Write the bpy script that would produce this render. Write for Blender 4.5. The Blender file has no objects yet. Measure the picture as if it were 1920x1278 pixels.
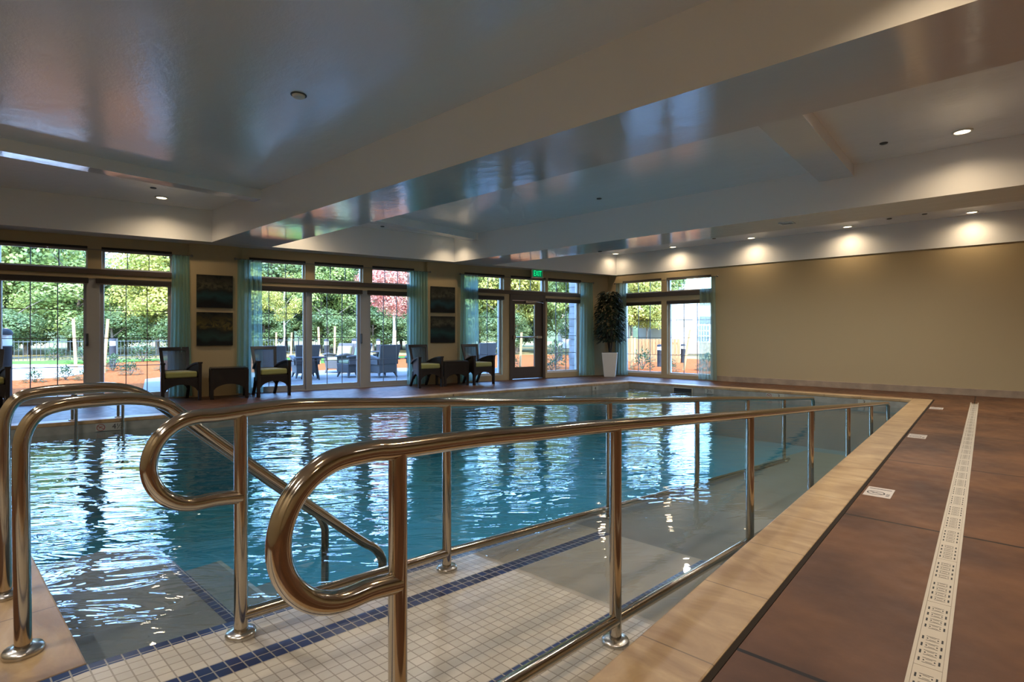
import bpy, bmesh, math, random
from mathutils import Vector, Matrix
from math import sin, cos, pi, radians as R
random.seed(11)
SC = bpy.context.scene
C = SC.collection

# ------------------------------------------------------------------ mesh helpers
class MB:
    def __init__(s):
        s.v = []; s.f = []; s.m = []; s.sm = []; s.mi = 0
    def add(s, vs, fs, smooth=False):
        b = len(s.v); s.v += [tuple(p) for p in vs]
        for f in fs:
            s.f.append([b + i for i in f]); s.m.append(s.mi); s.sm.append(smooth)
        return s
    def hexa(s, p):   # 8 points: bottom 4 ccw, top 4 ccw
        return s.add(p, [(3,2,1,0),(4,5,6,7),(0,1,5,4),(1,2,6,5),(2,3,7,6),(3,0,4,7)])
    def box(s, x0, x1, y0, y1, z0, z1):
        return s.hexa([(x0,y0,z0),(x1,y0,z0),(x1,y1,z0),(x0,y1,z0),(x0,y0,z1),(x1,y0,z1),(x1,y1,z1),(x0,y1,z1)])
    def prism(s, poly, z0, z1):
        n = len(poly)
        vs = [(x,y,z0) for x,y in poly] + [(x,y,z1) for x,y in poly]
        return s.add(vs, [tuple(reversed(range(n))), tuple(range(n,2*n))] + [(i,(i+1)%n,n+(i+1)%n,n+i) for i in range(n)])
    def prism_y(s, poly, y0, y1):   # polygon in x,z extruded along y
        n = len(poly)
        vs = [(x,y0,z) for x,z in poly] + [(x,y1,z) for x,z in poly]
        return s.add(vs, [tuple(range(n)), tuple(reversed(range(n,2*n)))] + [(n+i,n+(i+1)%n,(i+1)%n,i) for i in range(n)])
    def prism_x(s, poly, x0, x1):   # polygon in y,z extruded along x
        n = len(poly)
        vs = [(x0,y,z) for y,z in poly] + [(x1,y,z) for y,z in poly]
        return s.add(vs, [tuple(reversed(range(n))), tuple(range(n,2*n))] + [(i,(i+1)%n,n+(i+1)%n,n+i) for i in range(n)])
    def tube(s, path, r, seg=14, radii=None, caps=True):
        P = [Vector(p) for p in path]; n = len(P)
        T = [((P[min(i+1,n-1)] - P[max(i-1,0)]).normalized()) for i in range(n)]
        up = Vector((0,0,1)) if abs(T[0].z) < .9 else Vector((1,0,0))
        U = (up - T[0]*up.dot(T[0])).normalized()
        vs = []; fs = []
        for i in range(n):
            U = (U - T[i]*U.dot(T[i])).normalized(); W = T[i].cross(U)
            rr = radii[i] if radii else r
            for k in range(seg):
                a = 2*pi*k/seg
                vs.append(P[i] + (U*cos(a) + W*sin(a))*rr)
        for i in range(n-1):
            for k in range(seg):
                k2 = (k+1) % seg
                fs.append((i*seg+k, i*seg+k2, (i+1)*seg+k2, (i+1)*seg+k))
        s.add(vs, fs, True)
        if caps:
            s.add(vs[:seg], [tuple(reversed(range(seg)))]); s.add(vs[-seg:], [tuple(range(seg))])
        return s
    def lathe(s, prof, cx=0, cy=0, seg=24, smooth=True, caps=True):
        vs = []; fs = []
        for r, z in prof:
            for k in range(seg):
                a = 2*pi*k/seg; vs.append((cx+r*cos(a), cy+r*sin(a), z))
        for i in range(len(prof)-1):
            for k in range(seg):
                k2 = (k+1) % seg
                fs.append((i*seg+k, i*seg+k2, (i+1)*seg+k2, (i+1)*seg+k))
        s.add(vs, fs, smooth)
        if not caps: return s
        if prof[0][0] > 1e-4: s.add(vs[:seg], [tuple(reversed(range(seg)))])
        if prof[-1][0] > 1e-4: s.add(vs[-seg:], [tuple(range(seg))])
        return s
    def ribbon(s, pts, w0, w1, th):   # strip along pts (x fixed span w0..w1), in y,z, thickness th downwards
        n = len(pts)
        vs = []
        for y, z in pts: vs += [(w0,y,z),(w1,y,z),(w1,y,z-th),(w0,y,z-th)]
        fs = []
        for i in range(n-1):
            for k in range(4):
                fs.append((4*i+k, 4*i+(k+1)%4, 4*i+4+(k+1)%4, 4*i+4+k))
        fs += [(3,2,1,0), (4*n-4,4*n-3,4*n-2,4*n-1)]
        return s.add(vs, fs)
    def build(s, name, mats, parent=None, loc=None, rz=0.0, origin=None, bevel=0.0, seg=2):
        me = bpy.data.meshes.new(name)
        o3 = Vector(origin) if origin is not None else Vector((0,0,0))
        me.from_pydata([tuple(Vector(p)-o3) for p in s.v], [], s.f)
        if not isinstance(mats, (list,tuple)): mats = [mats]
        for m in mats: me.materials.append(m)
        me.polygons.foreach_set('material_index', s.m)
        me.polygons.foreach_set('use_smooth', s.sm)
        me.update()
        o = bpy.data.objects.new(name, me); C.objects.link(o)
        if parent is not None: o.parent = parent
        if loc is not None: o.location = loc
        elif origin is not None and parent is None: o.location = o3
        if rz: o.rotation_euler.z = rz
        if bevel:
            b = o.modifiers.new('bevel', 'BEVEL'); b.width = bevel; b.segments = seg; b.limit_method = 'ANGLE'; b.angle_limit = R(40)
        return o

def empty(name, loc, rz=0.0):
    o = bpy.data.objects.new(name, None); C.objects.link(o); o.location = loc; o.rotation_euler.z = rz
    o.empty_display_size = .1
    return o
def tag(o, label=None, cat=None, group=None, kind=None):
    if label: o['label'] = label
    if cat: o['category'] = cat
    if group: o['group'] = group
    if kind: o['kind'] = kind
    return o
def struct(o, label=None):
    o['kind'] = 'structure'
    if label: o['label'] = label
    return o
def kids(o): return [c for c in bpy.data.objects if c.parent == o]
def copy_tree(o, parent=None):
    ch = kids(o); c = o.copy(); C.objects.link(c); c.parent = parent
    for k in ch: copy_tree(k, c)
    return c

# ------------------------------------------------------------------ materials
def newmat(name):
    m = bpy.data.materials.new(name); m.use_nodes = True
    nt = m.node_tree; nt.nodes.clear()
    out = nt.nodes.new('ShaderNodeOutputMaterial')
    return m, nt, out
def N(nt, t, **kw):
    n = nt.nodes.new(t)
    for k, v in kw.items():
        if k in n.inputs: n.inputs[k].default_value = v
        else: setattr(n, k, v)
    return n
def rgb(c): return (c[0], c[1], c[2], 1)
def coords(nt, scale=(1,1,1)):
    tc = N(nt, 'ShaderNodeTexCoord'); mp = N(nt, 'ShaderNodeMapping'); mp.inputs['Scale'].default_value = scale
    nt.links.new(tc.outputs['Object'], mp.inputs['Vector']); return mp.outputs['Vector']
def P(name, col, rough=.5, metal=0, ior=1.5, col2=None, nscale=4, stretch=(1,1,1), bump=0, bscale=20, detail=4, contrast=(.35,.65), sheen=0, coat=0, emit=None, estr=0):
    m, nt, out = newmat(name); L = nt.links.new
    b = N(nt, 'ShaderNodeBsdfPrincipled')
    b.inputs['Base Color'].default_value = rgb(col); b.inputs['Roughness'].default_value = rough
    b.inputs['Metallic'].default_value = metal; b.inputs['IOR'].default_value = ior
    if sheen: b.inputs['Sheen Weight'].default_value = sheen
    if coat: b.inputs['Coat Weight'].default_value = coat; b.inputs['Coat Roughness'].default_value = .15
    if emit: b.inputs['Emission Color'].default_value = rgb(emit); b.inputs['Emission Strength'].default_value = estr
    if col2:
        t = N(nt, 'ShaderNodeTexNoise'); t.inputs['Scale'].default_value = nscale; t.inputs['Detail'].default_value = detail
        L(coords(nt, stretch), t.inputs['Vector'])
        cr = N(nt, 'ShaderNodeValToRGB'); cr.color_ramp.elements[0].position = contrast[0]; cr.color_ramp.elements[1].position = contrast[1]
        cr.color_ramp.elements[0].color = rgb(col); cr.color_ramp.elements[1].color = rgb(col2)
        L(t.outputs['Fac'], cr.inputs['Fac']); L(cr.outputs['Color'], b.inputs['Base Color'])
    if bump:
        t = N(nt, 'ShaderNodeTexNoise'); t.inputs['Scale'].default_value = bscale; t.inputs['Detail'].default_value = 5
        L(coords(nt, stretch), t.inputs['Vector'])
        bp = N(nt, 'ShaderNodeBump'); bp.inputs['Strength'].default_value = bump; bp.inputs['Distance'].default_value = .02
        L(t.outputs['Fac'], bp.inputs['Height']); L(bp.outputs['Normal'], b.inputs['Normal'])
    L(b.outputs['BSDF'], out.inputs['Surface'])
    return m
def mathn(nt, op, a, b=None, c=None):
    n = N(nt, 'ShaderNodeMath'); n.operation = op
    for i, x in enumerate((a, b, c)):
        if x is None: continue
        if isinstance(x, (int, float)): n.inputs[i].default_value = x
        else: nt.links.new(x, n.inputs[i])
    return n.outputs[0]
def mixc(nt, fac, a, b):
    n = N(nt, 'ShaderNodeMix'); n.data_type = 'RGBA'
    for sock, x in ((n.inputs[0], fac), (n.inputs[6], a), (n.inputs[7], b)):
        if isinstance(x, (int, float)): sock.default_value = x
        elif isinstance(x, tuple): sock.default_value = rgb(x)
        else: nt.links.new(x, sock)
    return n.outputs[2]
def linemask(nt, coord, step, off, w):
    """1 on grooves every `step` metres (width w)"""
    a = mathn(nt, 'SUBTRACT', coord, off); a = mathn(nt, 'DIVIDE', a, step); a = mathn(nt, 'FRACT', a)
    a = mathn(nt, 'SUBTRACT', a, .5); a = mathn(nt, 'ABSOLUTE', a)
    return mathn(nt, 'GREATER_THAN', a, .5 - w/step/2)

def tiles(name, col, colb, grout, size=.051, rough=.25, var=.12):
    m, nt, out = newmat(name); L = nt.links.new
    tc = N(nt, 'ShaderNodeTexCoord'); sp = N(nt, 'ShaderNodeSeparateXYZ'); L(tc.outputs['Object'], sp.inputs[0])
    gx = linemask(nt, sp.outputs['X'], size, 0, .005); gy = linemask(nt, sp.outputs['Y'], size, 0, .005)
    g = mathn(nt, 'MAXIMUM', gx, gy)
    sc = N(nt, 'ShaderNodeVectorMath'); sc.operation = 'SCALE'; sc.inputs['Scale'].default_value = 1/size
    L(tc.outputs['Object'], sc.inputs[0])
    ad = N(nt, 'ShaderNodeVectorMath'); ad.operation = 'MULTIPLY'; ad.inputs[1].default_value = (1,1,0); L(sc.outputs[0], ad.inputs[0])
    rd = N(nt, 'ShaderNodeVectorMath'); rd.operation = 'ADD'; rd.inputs[1].default_value = (.5,.5,0); L(ad.outputs[0], rd.inputs[0])
    fl = N(nt, 'ShaderNodeVectorMath'); fl.operation = 'FLOOR'; L(ad.outputs[0], fl.inputs[0])
    wn = N(nt, 'ShaderNodeTexWhiteNoise'); wn.noise_dimensions = '2D'; L(fl.outputs[0], wn.inputs['Vector'])
    c = mixc(nt, wn.outputs['Value'], col, colb)
    ns = N(nt, 'ShaderNodeTexNoise'); ns.inputs['Scale'].default_value = 25; L(tc.outputs['Object'], ns.inputs['Vector'])
    c = mixc(nt, mathn(nt, 'MULTIPLY', ns.outputs['Fac'], var), c, (.12,.09,.06))
    c = mixc(nt, g, c, grout)
    b = N(nt, 'ShaderNodeBsdfPrincipled'); b.inputs['Roughness'].default_value = rough
    L(c, b.inputs['Base Color'])
    bp = N(nt, 'ShaderNodeBump'); bp.inputs['Strength'].default_value = .5; bp.inputs['Distance'].default_value = .003
    L(mathn(nt, 'SUBTRACT', 1, g), bp.inputs['Height']); L(bp.outputs['Normal'], b.inputs['Normal'])
    L(b.outputs[0], out.inputs[0]); return m

M = {}
M['wall'] = P('wall_paint', (.43,.335,.19), .6, bump=.05, bscale=60)
M['mull'] = P('window_wall_paint', (.36,.30,.20), .55)
M['browntrim'] = P('dark_brown_trim', (.075,.052,.038), .45)
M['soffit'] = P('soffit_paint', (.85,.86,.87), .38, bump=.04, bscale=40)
M['grille'] = P('grille', (.3,.3,.3), .5)

def ceiling_mat(name, col, ro, bs):
    m, nt, out = newmat(name); L = nt.links.new
    b = N(nt, 'ShaderNodeBsdfPrincipled'); b.inputs['Base Color'].default_value = col; b.inputs['Roughness'].default_value = ro; b.inputs['IOR'].default_value = 2.1
    v = coords(nt, (1,1.6,1))
    n1 = N(nt, 'ShaderNodeTexNoise'); n1.inputs['Scale'].default_value = 3.0; n1.inputs['Detail'].default_value = 7; n1.inputs['Roughness'].default_value = .62; L(v, n1.inputs['Vector'])
    n2 = N(nt, 'ShaderNodeTexNoise'); n2.inputs['Scale'].default_value = .7; n2.inputs['Detail'].default_value = 2; L(v, n2.inputs['Vector'])
    h = mathn(nt, 'ADD', n1.outputs['Fac'], mathn(nt, 'MULTIPLY', n2.outputs['Fac'], 1.5))
    bp = N(nt, 'ShaderNodeBump'); bp.inputs['Strength'].default_value = bs; bp.inputs['Distance'].default_value = .02
    L(h, bp.inputs['Height']); L(bp.outputs['Normal'], b.inputs['Normal'])
    L(b.outputs[0], out.inputs[0]); return m
M['ceil'] = ceiling_mat('gloss_ceiling_paint', (.84,.86,.89,1), .19, .28)
M['under'] = ceiling_mat('gloss_beam_paint_shaded', (.68,.69,.71,1), .07, .20)  # shade of the undersides, away from tray light, put into the colour

def floor_mat():
    m, nt, out = newmat('stained_concrete'); L = nt.links.new
    tc = N(nt, 'ShaderNodeTexCoord'); sp = N(nt, 'ShaderNodeSeparateXYZ'); L(tc.outputs['Object'], sp.inputs[0])
    n1 = N(nt, 'ShaderNodeTexNoise'); n1.inputs['Scale'].default_value = 1.1; n1.inputs['Detail'].default_value = 9; n1.inputs['Roughness'].default_value = .62; L(tc.outputs['Object'], n1.inputs['Vector'])
    cr = N(nt, 'ShaderNodeValToRGB'); e = cr.color_ramp.elements
    e[0].position = .36; e[0].color = (.052,.020,.010,1); e[1].position = .66; e[1].color = (.165,.070,.027,1)
    L(n1.outputs['Fac'], cr.inputs['Fac'])
    n2 = N(nt, 'ShaderNodeTexNoise'); n2.inputs['Scale'].default_value = 9; n2.inputs['Detail'].default_value = 6; L(tc.outputs['Object'], n2.inputs['Vector'])
    c = mixc(nt, mathn(nt, 'MULTIPLY', n2.outputs['Fac'], .35), cr.outputs['Color'], (.075,.042,.028))
    gy = linemask(nt, sp.outputs['Y'], 2.06, 4.145, .022)
    gx = linemask(nt, sp.outputs['X'], 2.2, -.16, .016)
    g = mathn(nt, 'MAXIMUM', gy, gx)
    c = mixc(nt, g, c, (.008,.005,.004))
    b = N(nt, 'ShaderNodeBsdfPrincipled'); L(c, b.inputs['Base Color']); b.inputs['IOR'].default_value = 1.27
    rr = N(nt, 'ShaderNodeMapRange'); rr.inputs[3].default_value = .30; rr.inputs[4].default_value = .6; L(n2.outputs['Fac'], rr.inputs[0]); L(rr.outputs[0], b.inputs['Roughness'])
    bp = N(nt, 'ShaderNodeBump'); bp.inputs['Strength'].default_value = .25; bp.inputs['Distance'].default_value = .01
    h = mathn(nt, 'SUBTRACT', mathn(nt, 'MULTIPLY', n2.outputs['Fac'], .5), g); L(h, bp.inputs['Height']); L(bp.outputs['Normal'], b.inputs['Normal'])
    L(b.outputs[0], out.inputs[0]); return m
M['floor'] = floor_mat()

def stone_mat():
    m, nt, out = newmat('travertine_coping'); L = nt.links.new
    tc = N(nt, 'ShaderNodeTexCoord'); sp = N(nt, 'ShaderNodeSeparateXYZ'); L(tc.outputs['Object'], sp.inputs[0])
    n1 = N(nt, 'ShaderNodeTexNoise'); n1.inputs['Scale'].default_value = 2.2; n1.inputs['Detail'].default_value = 9; n1.inputs['Roughness'].default_value = .6; n1.inputs['Distortion'].default_value = 1.2
    L(coords(nt, (1,2.2,1)), n1.inputs['Vector'])
    cr = N(nt, 'ShaderNodeValToRGB'); e = cr.color_ramp.elements
    e[0].position = .33; e[0].color = (.26,.155,.072,1); e[1].position = .62; e[1].color = (.43,.29,.145,1)
    e2 = cr.color_ramp.elements.new(.8); e2.color = (.51,.385,.225,1)
    L(n1.outputs['Fac'], cr.inputs['Fac'])
    n2 = N(nt, 'ShaderNodeTexNoise'); n2.inputs['Scale'].default_value = 60; n2.inputs['Detail'].default_value = 3; L(tc.outputs['Object'], n2.inputs['Vector'])
    gy = linemask(nt, sp.outputs['Y'], .64, 1.92, .007)
    inr = mathn(nt, 'GREATER_THAN', sp.outputs['X'], -1.2)
    g1 = mathn(nt, 'MULTIPLY', gy, inr)
    gx = linemask(nt, sp.outputs['X'], .62, -2.44, .007)
    g2 = mathn(nt, 'MULTIPLY', gx, mathn(nt, 'SUBTRACT', 1, inr))
    g = mathn(nt, 'MAXIMUM', g1, g2)
    c = mixc(nt, mathn(nt, 'MULTIPLY', n2.outputs['Fac'], .25), cr.outputs['Color'], (.25,.14,.07))
    c = mixc(nt, g, c, (.16,.10,.055))
    b = N(nt, 'ShaderNodeBsdfPrincipled'); L(c, b.inputs['Base Color']); b.inputs['Roughness'].default_value = .42
    bp = N(nt, 'ShaderNodeBump'); bp.inputs['Strength'].default_value = .25; bp.inputs['Distance'].default_value = .008
    L(mathn(nt, 'SUBTRACT', n1.outputs['Fac'], g), bp.inputs['Height']); L(bp.outputs['Normal'], b.inputs['Normal'])
    L(b.outputs[0], out.inputs[0]); return m
M['stone'] = stone_mat()
M['plaster'] = P('ramp_plaster', (.15,.142,.125), .6, col2=(.125,.12,.105), nscale=3)
M['tiledim'] = P('tile_dimmed_by_water', (.31,.27,.205), .5, col2=(.27,.235,.18), nscale=4)  # ramp tile under water, its dimming and blur put into the colour
M['basin'] = P('teal_pool_plaster', (.042,.205,.265), .6, col2=(.036,.18,.235), nscale=3)
M['band'] = P('waterline_tile', (.30,.29,.25), .3, col2=(.22,.21,.185), nscale=6)
M['groove'] = P('expansion_joint', (.032,.024,.018), .9, ior=1.15)
M['tilew'] = tiles('white_ramp_tile', (.56,.50,.41), (.48,.43,.355), (.30,.26,.21))
M['tileb'] = tiles('blue_ramp_tile', (.016,.028,.085), (.024,.042,.125), (.30,.28,.25), var=.05)
M['steel'] = P('polished_steel', (.50,.44,.365), .12, metal=1)
M['steel2'] = P('brushed_steel', (.55,.53,.5), .25, metal=1)
M['espresso'] = P('espresso_wood', (.013,.008,.007), .3)
M['green'] = P('green_cushion_fabric', (.30,.29,.085), .85, sheen=.3, bump=.15, bscale=150)
M['vinyl'] = P('grey_vinyl_frame', (.36,.36,.36), .4)
M['vinylw'] = P('white_vinyl_frame', (.62,.62,.62), .4)
M['muntin'] = P('muntin_bar', (.10,.10,.105), .5)
M['shade'] = P('roller_shade_fabric', (.022,.016,.013), .6)
M['hem'] = P('hem_bar', (.30,.28,.25), .35, metal=.7)
M['rod'] = P('curtain_rod', (.20,.18,.155), .4, metal=.5)
M['white'] = P('white_plastic', (.75,.74,.70), .4)
M['beigeplastic'] = P('drain_grate', (.43,.365,.275), .5)
M['black'] = P('black_slot', (.006,.006,.006), .7)
M['darkgrey'] = P('dark_grey', (.05,.05,.055), .5)
M['doorb'] = P('bronze_door_frame', (.065,.047,.036), .4)
M['pot'] = P('white_glazed_planter', (.70,.71,.70), .25)
M['soil'] = P('soil', (.03,.02,.015), .9, bump=.5, bscale=60)
M['bark'] = P('plant_stem', (.05,.035,.025), .8)
M['markb'] = P('pool_wall_tile', (.36,.35,.30), .3)
M['markw'] = P('marker_tile', (.50,.43,.37), .35)
M['ink'] = P('marker_ink', (.03,.025,.022), .6)
M['redink'] = P('marker_red_ink', (.25,.02,.02), .6)

def glass_mat():
    m, nt, out = newmat('window_glass'); L = nt.links.new
    t = N(nt, 'ShaderNodeBsdfTransparent'); t.inputs['Color'].default_value = (.95,.97,.96,1)
    g = N(nt, 'ShaderNodeBsdfGlossy'); g.inputs['Roughness'].default_value = .01
    f = N(nt, 'ShaderNodeFresnel'); f.inputs['IOR'].default_value = 1.4
    mx = N(nt, 'ShaderNodeMixShader'); L(mathn(nt, 'MULTIPLY', f.outputs[0], .6), mx.inputs[0]); L(t.outputs[0], mx.inputs[1]); L(g.outputs[0], mx.inputs[2])
    L(mx.outputs[0], out.inputs[0]); return m
M['glass'] = glass_mat()
def sheer_mat(name, col, alpha):
    m, nt, out = newmat(name); L = nt.links.new
    d = N(nt, 'ShaderNodeBsdfDiffuse'); d.inputs['Color'].default_value = rgb(col)
    tl = N(nt, 'ShaderNodeBsdfTranslucent'); tl.inputs['Color'].default_value = rgb(col)
    a = N(nt, 'ShaderNodeMixShader'); a.inputs[0].default_value = .6; L(d.outputs[0], a.inputs[1]); L(tl.outputs[0], a.inputs[2])
    t = N(nt, 'ShaderNodeBsdfTransparent'); t.inputs['Color'].default_value = (min(1,col[0]*.6+.45),min(1,col[1]*.6+.45),min(1,col[2]*.6+.45),1)
    mx = N(nt, 'ShaderNodeMixShader'); mx.inputs[0].default_value = alpha; L(t.outputs[0], mx.inputs[1]); L(a.outputs[0], mx.inputs[2])
    L(mx.outputs[0], out.inputs[0]); return m
M['sheer'] = sheer_mat('teal_sheer', (.42,.66,.59), .55)
M['sheerg'] = sheer_mat('sage_sheer', (.44,.58,.50), .55)
M['mesh'] = sheer_mat('grey_mesh', (.30,.30,.31), .38)
M['lantern'] = sheer_mat('bollard_lens', (.75,.77,.8), .6)

def water_mat():
    m, nt, out = newmat('pool_water'); L = nt.links.new
    tc = N(nt, 'ShaderNodeTexCoord')
    mp = N(nt, 'ShaderNodeMapping'); mp.vector_type = 'TEXTURE'; mp.inputs['Rotation'].default_value = (0,0,R(49)); mp.inputs['Scale'].default_value = (2.3,.8,1); L(tc.outputs['Object'], mp.inputs['Vector'])
    n1 = N(nt, 'ShaderNodeTexNoise'); n1.inputs['Scale'].default_value = 4.6; n1.inputs['Detail'].default_value = 3; n1.inputs['Roughness'].default_value = .5; n1.inputs['Distortion'].default_value = .6; L(mp.outputs[0], n1.inputs['Vector'])
    n2 = N(nt, 'ShaderNodeTexNoise'); n2.inputs['Scale'].default_value = .8; n2.inputs['Detail'].default_value = 2; L(tc.outputs['Object'], n2.inputs['Vector'])
    sp = N(nt, 'ShaderNodeSeparateXYZ'); L(tc.outputs['Object'], sp.inputs[0])
    calm = N(nt, 'ShaderNodeMapRange'); calm.inputs[1].default_value = -1.6; calm.inputs[2].default_value = -3.2; calm.inputs[3].default_value = .12; calm.inputs[4].default_value = 1; L(sp.outputs['X'], calm.inputs[0])
    h = mathn(nt, 'ADD', n1.outputs['Fac'], mathn(nt, 'MULTIPLY', n2.outputs['Fac'], 1.2))
    h = mathn(nt, 'MULTIPLY', h, calm.outputs[0])
    bp = N(nt, 'ShaderNodeBump'); bp.inputs['Strength'].default_value = 1; bp.inputs['Distance'].default_value = .019
    L(h, bp.inputs['Height'])
    t = N(nt, 'ShaderNodeBsdfTransparent'); t.inputs['Color'].default_value = (.97,.99,1,1)
    g = N(nt, 'ShaderNodeBsdfGlossy'); g.inputs['Roughness'].default_value = .03
    L(bp.outputs[0], g.inputs['Normal'])
    ge = N(nt, 'ShaderNodeNewGeometry'); dt = N(nt, 'ShaderNodeVectorMath'); dt.operation = 'DOT_PRODUCT'; L(ge.outputs['Incoming'], dt.inputs[0]); L(bp.outputs[0], dt.inputs[1])
    k = mathn(nt, 'SUBTRACT', 1, mathn(nt, 'MINIMUM', mathn(nt, 'ABSOLUTE', dt.outputs['Value']), 1)); k5 = mathn(nt, 'POWER', k, 4.2)
    fr_ = mathn(nt, 'MULTIPLY_ADD', k5, .90, .08)
    mx = N(nt, 'ShaderNodeMixShader'); L(fr_, mx.inputs[0]); L(t.outputs[0], mx.inputs[1]); L(g.outputs[0], mx.inputs[2])
    L(mx.outputs[0], out.inputs['Surface'])
    va = N(nt, 'ShaderNodeVolumeAbsorption'); va.inputs['Color'].default_value = (.10,.84,.92,1); va.inputs['Density'].default_value = .20
    L(va.outputs[0], out.inputs['Volume'])
    return m
M['water'] = water_mat()

def paint_mat(name, seed, dark, teal, gold, horizon):
    m, nt, out = newmat(name); L = nt.links.new
    tc = N(nt, 'ShaderNodeTexCoord'); sp = N(nt, 'ShaderNodeSeparateXYZ'); L(tc.outputs['Object'], sp.inputs[0])
    mp = N(nt, 'ShaderNodeMapping'); mp.inputs['Location'].default_value = (seed,seed*1.7,seed*.3); L(tc.outputs['Object'], mp.inputs[0])
    n = N(nt, 'ShaderNodeTexNoise'); n.inputs['Scale'].default_value = 4; n.inputs['Detail'].default_value = 3; L(mp.outputs[0], n.inputs['Vector'])
    n2 = N(nt, 'ShaderNodeTexNoise'); n2.inputs['Scale'].default_value = 9; n2.inputs['Detail'].default_value = 7; n2.inputs['Distortion'].default_value = 1.5; L(mp.outputs[0], n2.inputs['Vector'])
    z = mathn(nt, 'ADD', sp.outputs['Z'], mathn(nt, 'MULTIPLY', mathn(nt, 'SUBTRACT', n.outputs['Fac'], .5), .28))
    cr = N(nt, 'ShaderNodeValToRGB'); e = cr.color_ramp.elements
    e[0].position = .12; e[0].color = rgb(dark); e[1].position = .98; e[1].color = rgb(dark)
    a = e.new(horizon*.62); a.color = rgb(teal)
    a = e.new(horizon); a.color = (dark[0]*2.5,dark[1]*2.5,dark[2]*2,1)
    a = e.new(min(.9, horizon+.12)); a.color = rgb(gold)
    L(mathn(nt, 'DIVIDE', z, .64), cr.inputs['Fac'])
    up = mathn(nt, 'GREATER_THAN', z, horizon*.64)
    sp2 = N(nt, 'ShaderNodeMapRange'); sp2.inputs[1].default_value = .45; sp2.inputs[2].default_value = .62; L(n2.outputs['Fac'], sp2.inputs[0])
    c = mixc(nt, mathn(nt, 'MULTIPLY', up, sp2.outputs[0]), cr.outputs['Color'], (.02,.022,.015))
    b = N(nt, 'ShaderNodeBsdfPrincipled'); L(c, b.inputs['Base Color']); b.inputs['Roughness'].default_value = 1.9
    L(b.outputs[0], out.inputs[0]); return m

def leaf_mat(name, c1, c2, scale=.8, transl=.35):
    m, nt, out = newmat(name); L = nt.links.new
    ge = N(nt, 'ShaderNodeNewGeometry')
    n = N(nt, 'ShaderNodeTexNoise'); n.inputs['Scale'].default_value = scale; n.inputs['Detail'].default_value = 6; L(ge.outputs['Position'], n.inputs['Vector'])
    cr = N(nt, 'ShaderNodeValToRGB'); cr.color_ramp.elements[0].position = .35; cr.color_ramp.elements[1].position = .66
    cr.color_ramp.elements[0].color = rgb(c1); cr.color_ramp.elements[1].color = rgb(c2); L(n.outputs['Fac'], cr.inputs['Fac'])
    d = N(nt, 'ShaderNodeBsdfPrincipled'); d.inputs['Roughness'].default_value = .5; L(cr.outputs[0], d.inputs['Base Color'])
    t = N(nt, 'ShaderNodeBsdfTranslucent'); L(cr.outputs[0], t.inputs['Color'])
    mx = N(nt, 'ShaderNodeMixShader'); mx.inputs[0].default_value = transl; L(d.outputs[0], mx.inputs[1]); L(t.outputs[0], mx.inputs[2])
    L(mx.outputs[0], out.inputs[0]); return m
M['leafg'] = leaf_mat('leaf_green', (.095,.145,.035), (.28,.33,.085))
M['leafy'] = leaf_mat('leaf_yellow_green', (.20,.22,.038), (.50,.44,.10))
M['leafd'] = leaf_mat('leaf_dark_green', (.055,.10,.035), (.17,.22,.07))
M['leafr'] = leaf_mat('leaf_red', (.40,.10,.08), (.62,.34,.24), 1.6)
M['leafshrub'] = leaf_mat('shrub_leaf', (.04,.08,.03), (.12,.17,.075), 6)
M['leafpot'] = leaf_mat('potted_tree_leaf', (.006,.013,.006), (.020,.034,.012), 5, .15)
M['trunk'] = P('tree_bark', (.07,.05,.035), .9, col2=(.14,.11,.08), nscale=12)
M['paletrunk'] = P('pale_bark', (.50,.44,.36), .8)
M['mulch'] = P('bark_mulch', (.20,.058,.017), .9, col2=(.33,.105,.040), nscale=14, bump=.4, bscale=30, ior=1.02)
M['patio'] = P('patio_concrete', (.21,.205,.20), .8, col2=(.18,.175,.17), nscale=1.5, ior=1.1)
M['path'] = P('path_concrete', (.42,.41,.39), .8, ior=1.1)
M['lawn'] = P('lawn_grass', (.07,.16,.03), .9, col2=(.11,.21,.045), nscale=8, bump=.4, bscale=60, ior=1.02)
M['field'] = P('dry_grass', (.26,.21,.10), .9, col2=(.19,.155,.07), nscale=3, ior=1.02)
M['woodstake'] = P('raw_wood_stake', (.50,.31,.13), .8, col2=(.40,.23,.09), nscale=3, stretch=(8,8,1))
M['iron'] = P('black_iron', (.04,.045,.045), .5)
M['cedar'] = P('cedar_fence', (.40,.20,.075), .8, col2=(.30,.14,.05), nscale=2, stretch=(10,10,1))
M['slate'] = P('slate_metal', (.035,.037,.042), .6, ior=1.2)
M['wicker'] = P('grey_wicker', (.085,.083,.085), .8, bump=.4, bscale=90)
M['sage'] = P('sage_cushion', (.26,.29,.17), .9)
M['greycush'] = P('grey_cushion', (.32,.32,.33), .9)
M['siding'] = P('white_siding', (.6,.6,.6), .6)
M['bglass'] = P('dark_window', (.12,.15,.19), .1)
M['bstone'] = P('tan_stone', (.38,.28,.19), .8, col2=(.27,.2,.14), nscale=5)
M['roofing'] = P('tan_roof', (.42,.35,.24), .8)
M['greystone'] = P('grey_stone_blocks', (.16,.17,.18), .8, col2=(.26,.27,.28), nscale=2.5, bump=.3, bscale=10)

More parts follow.
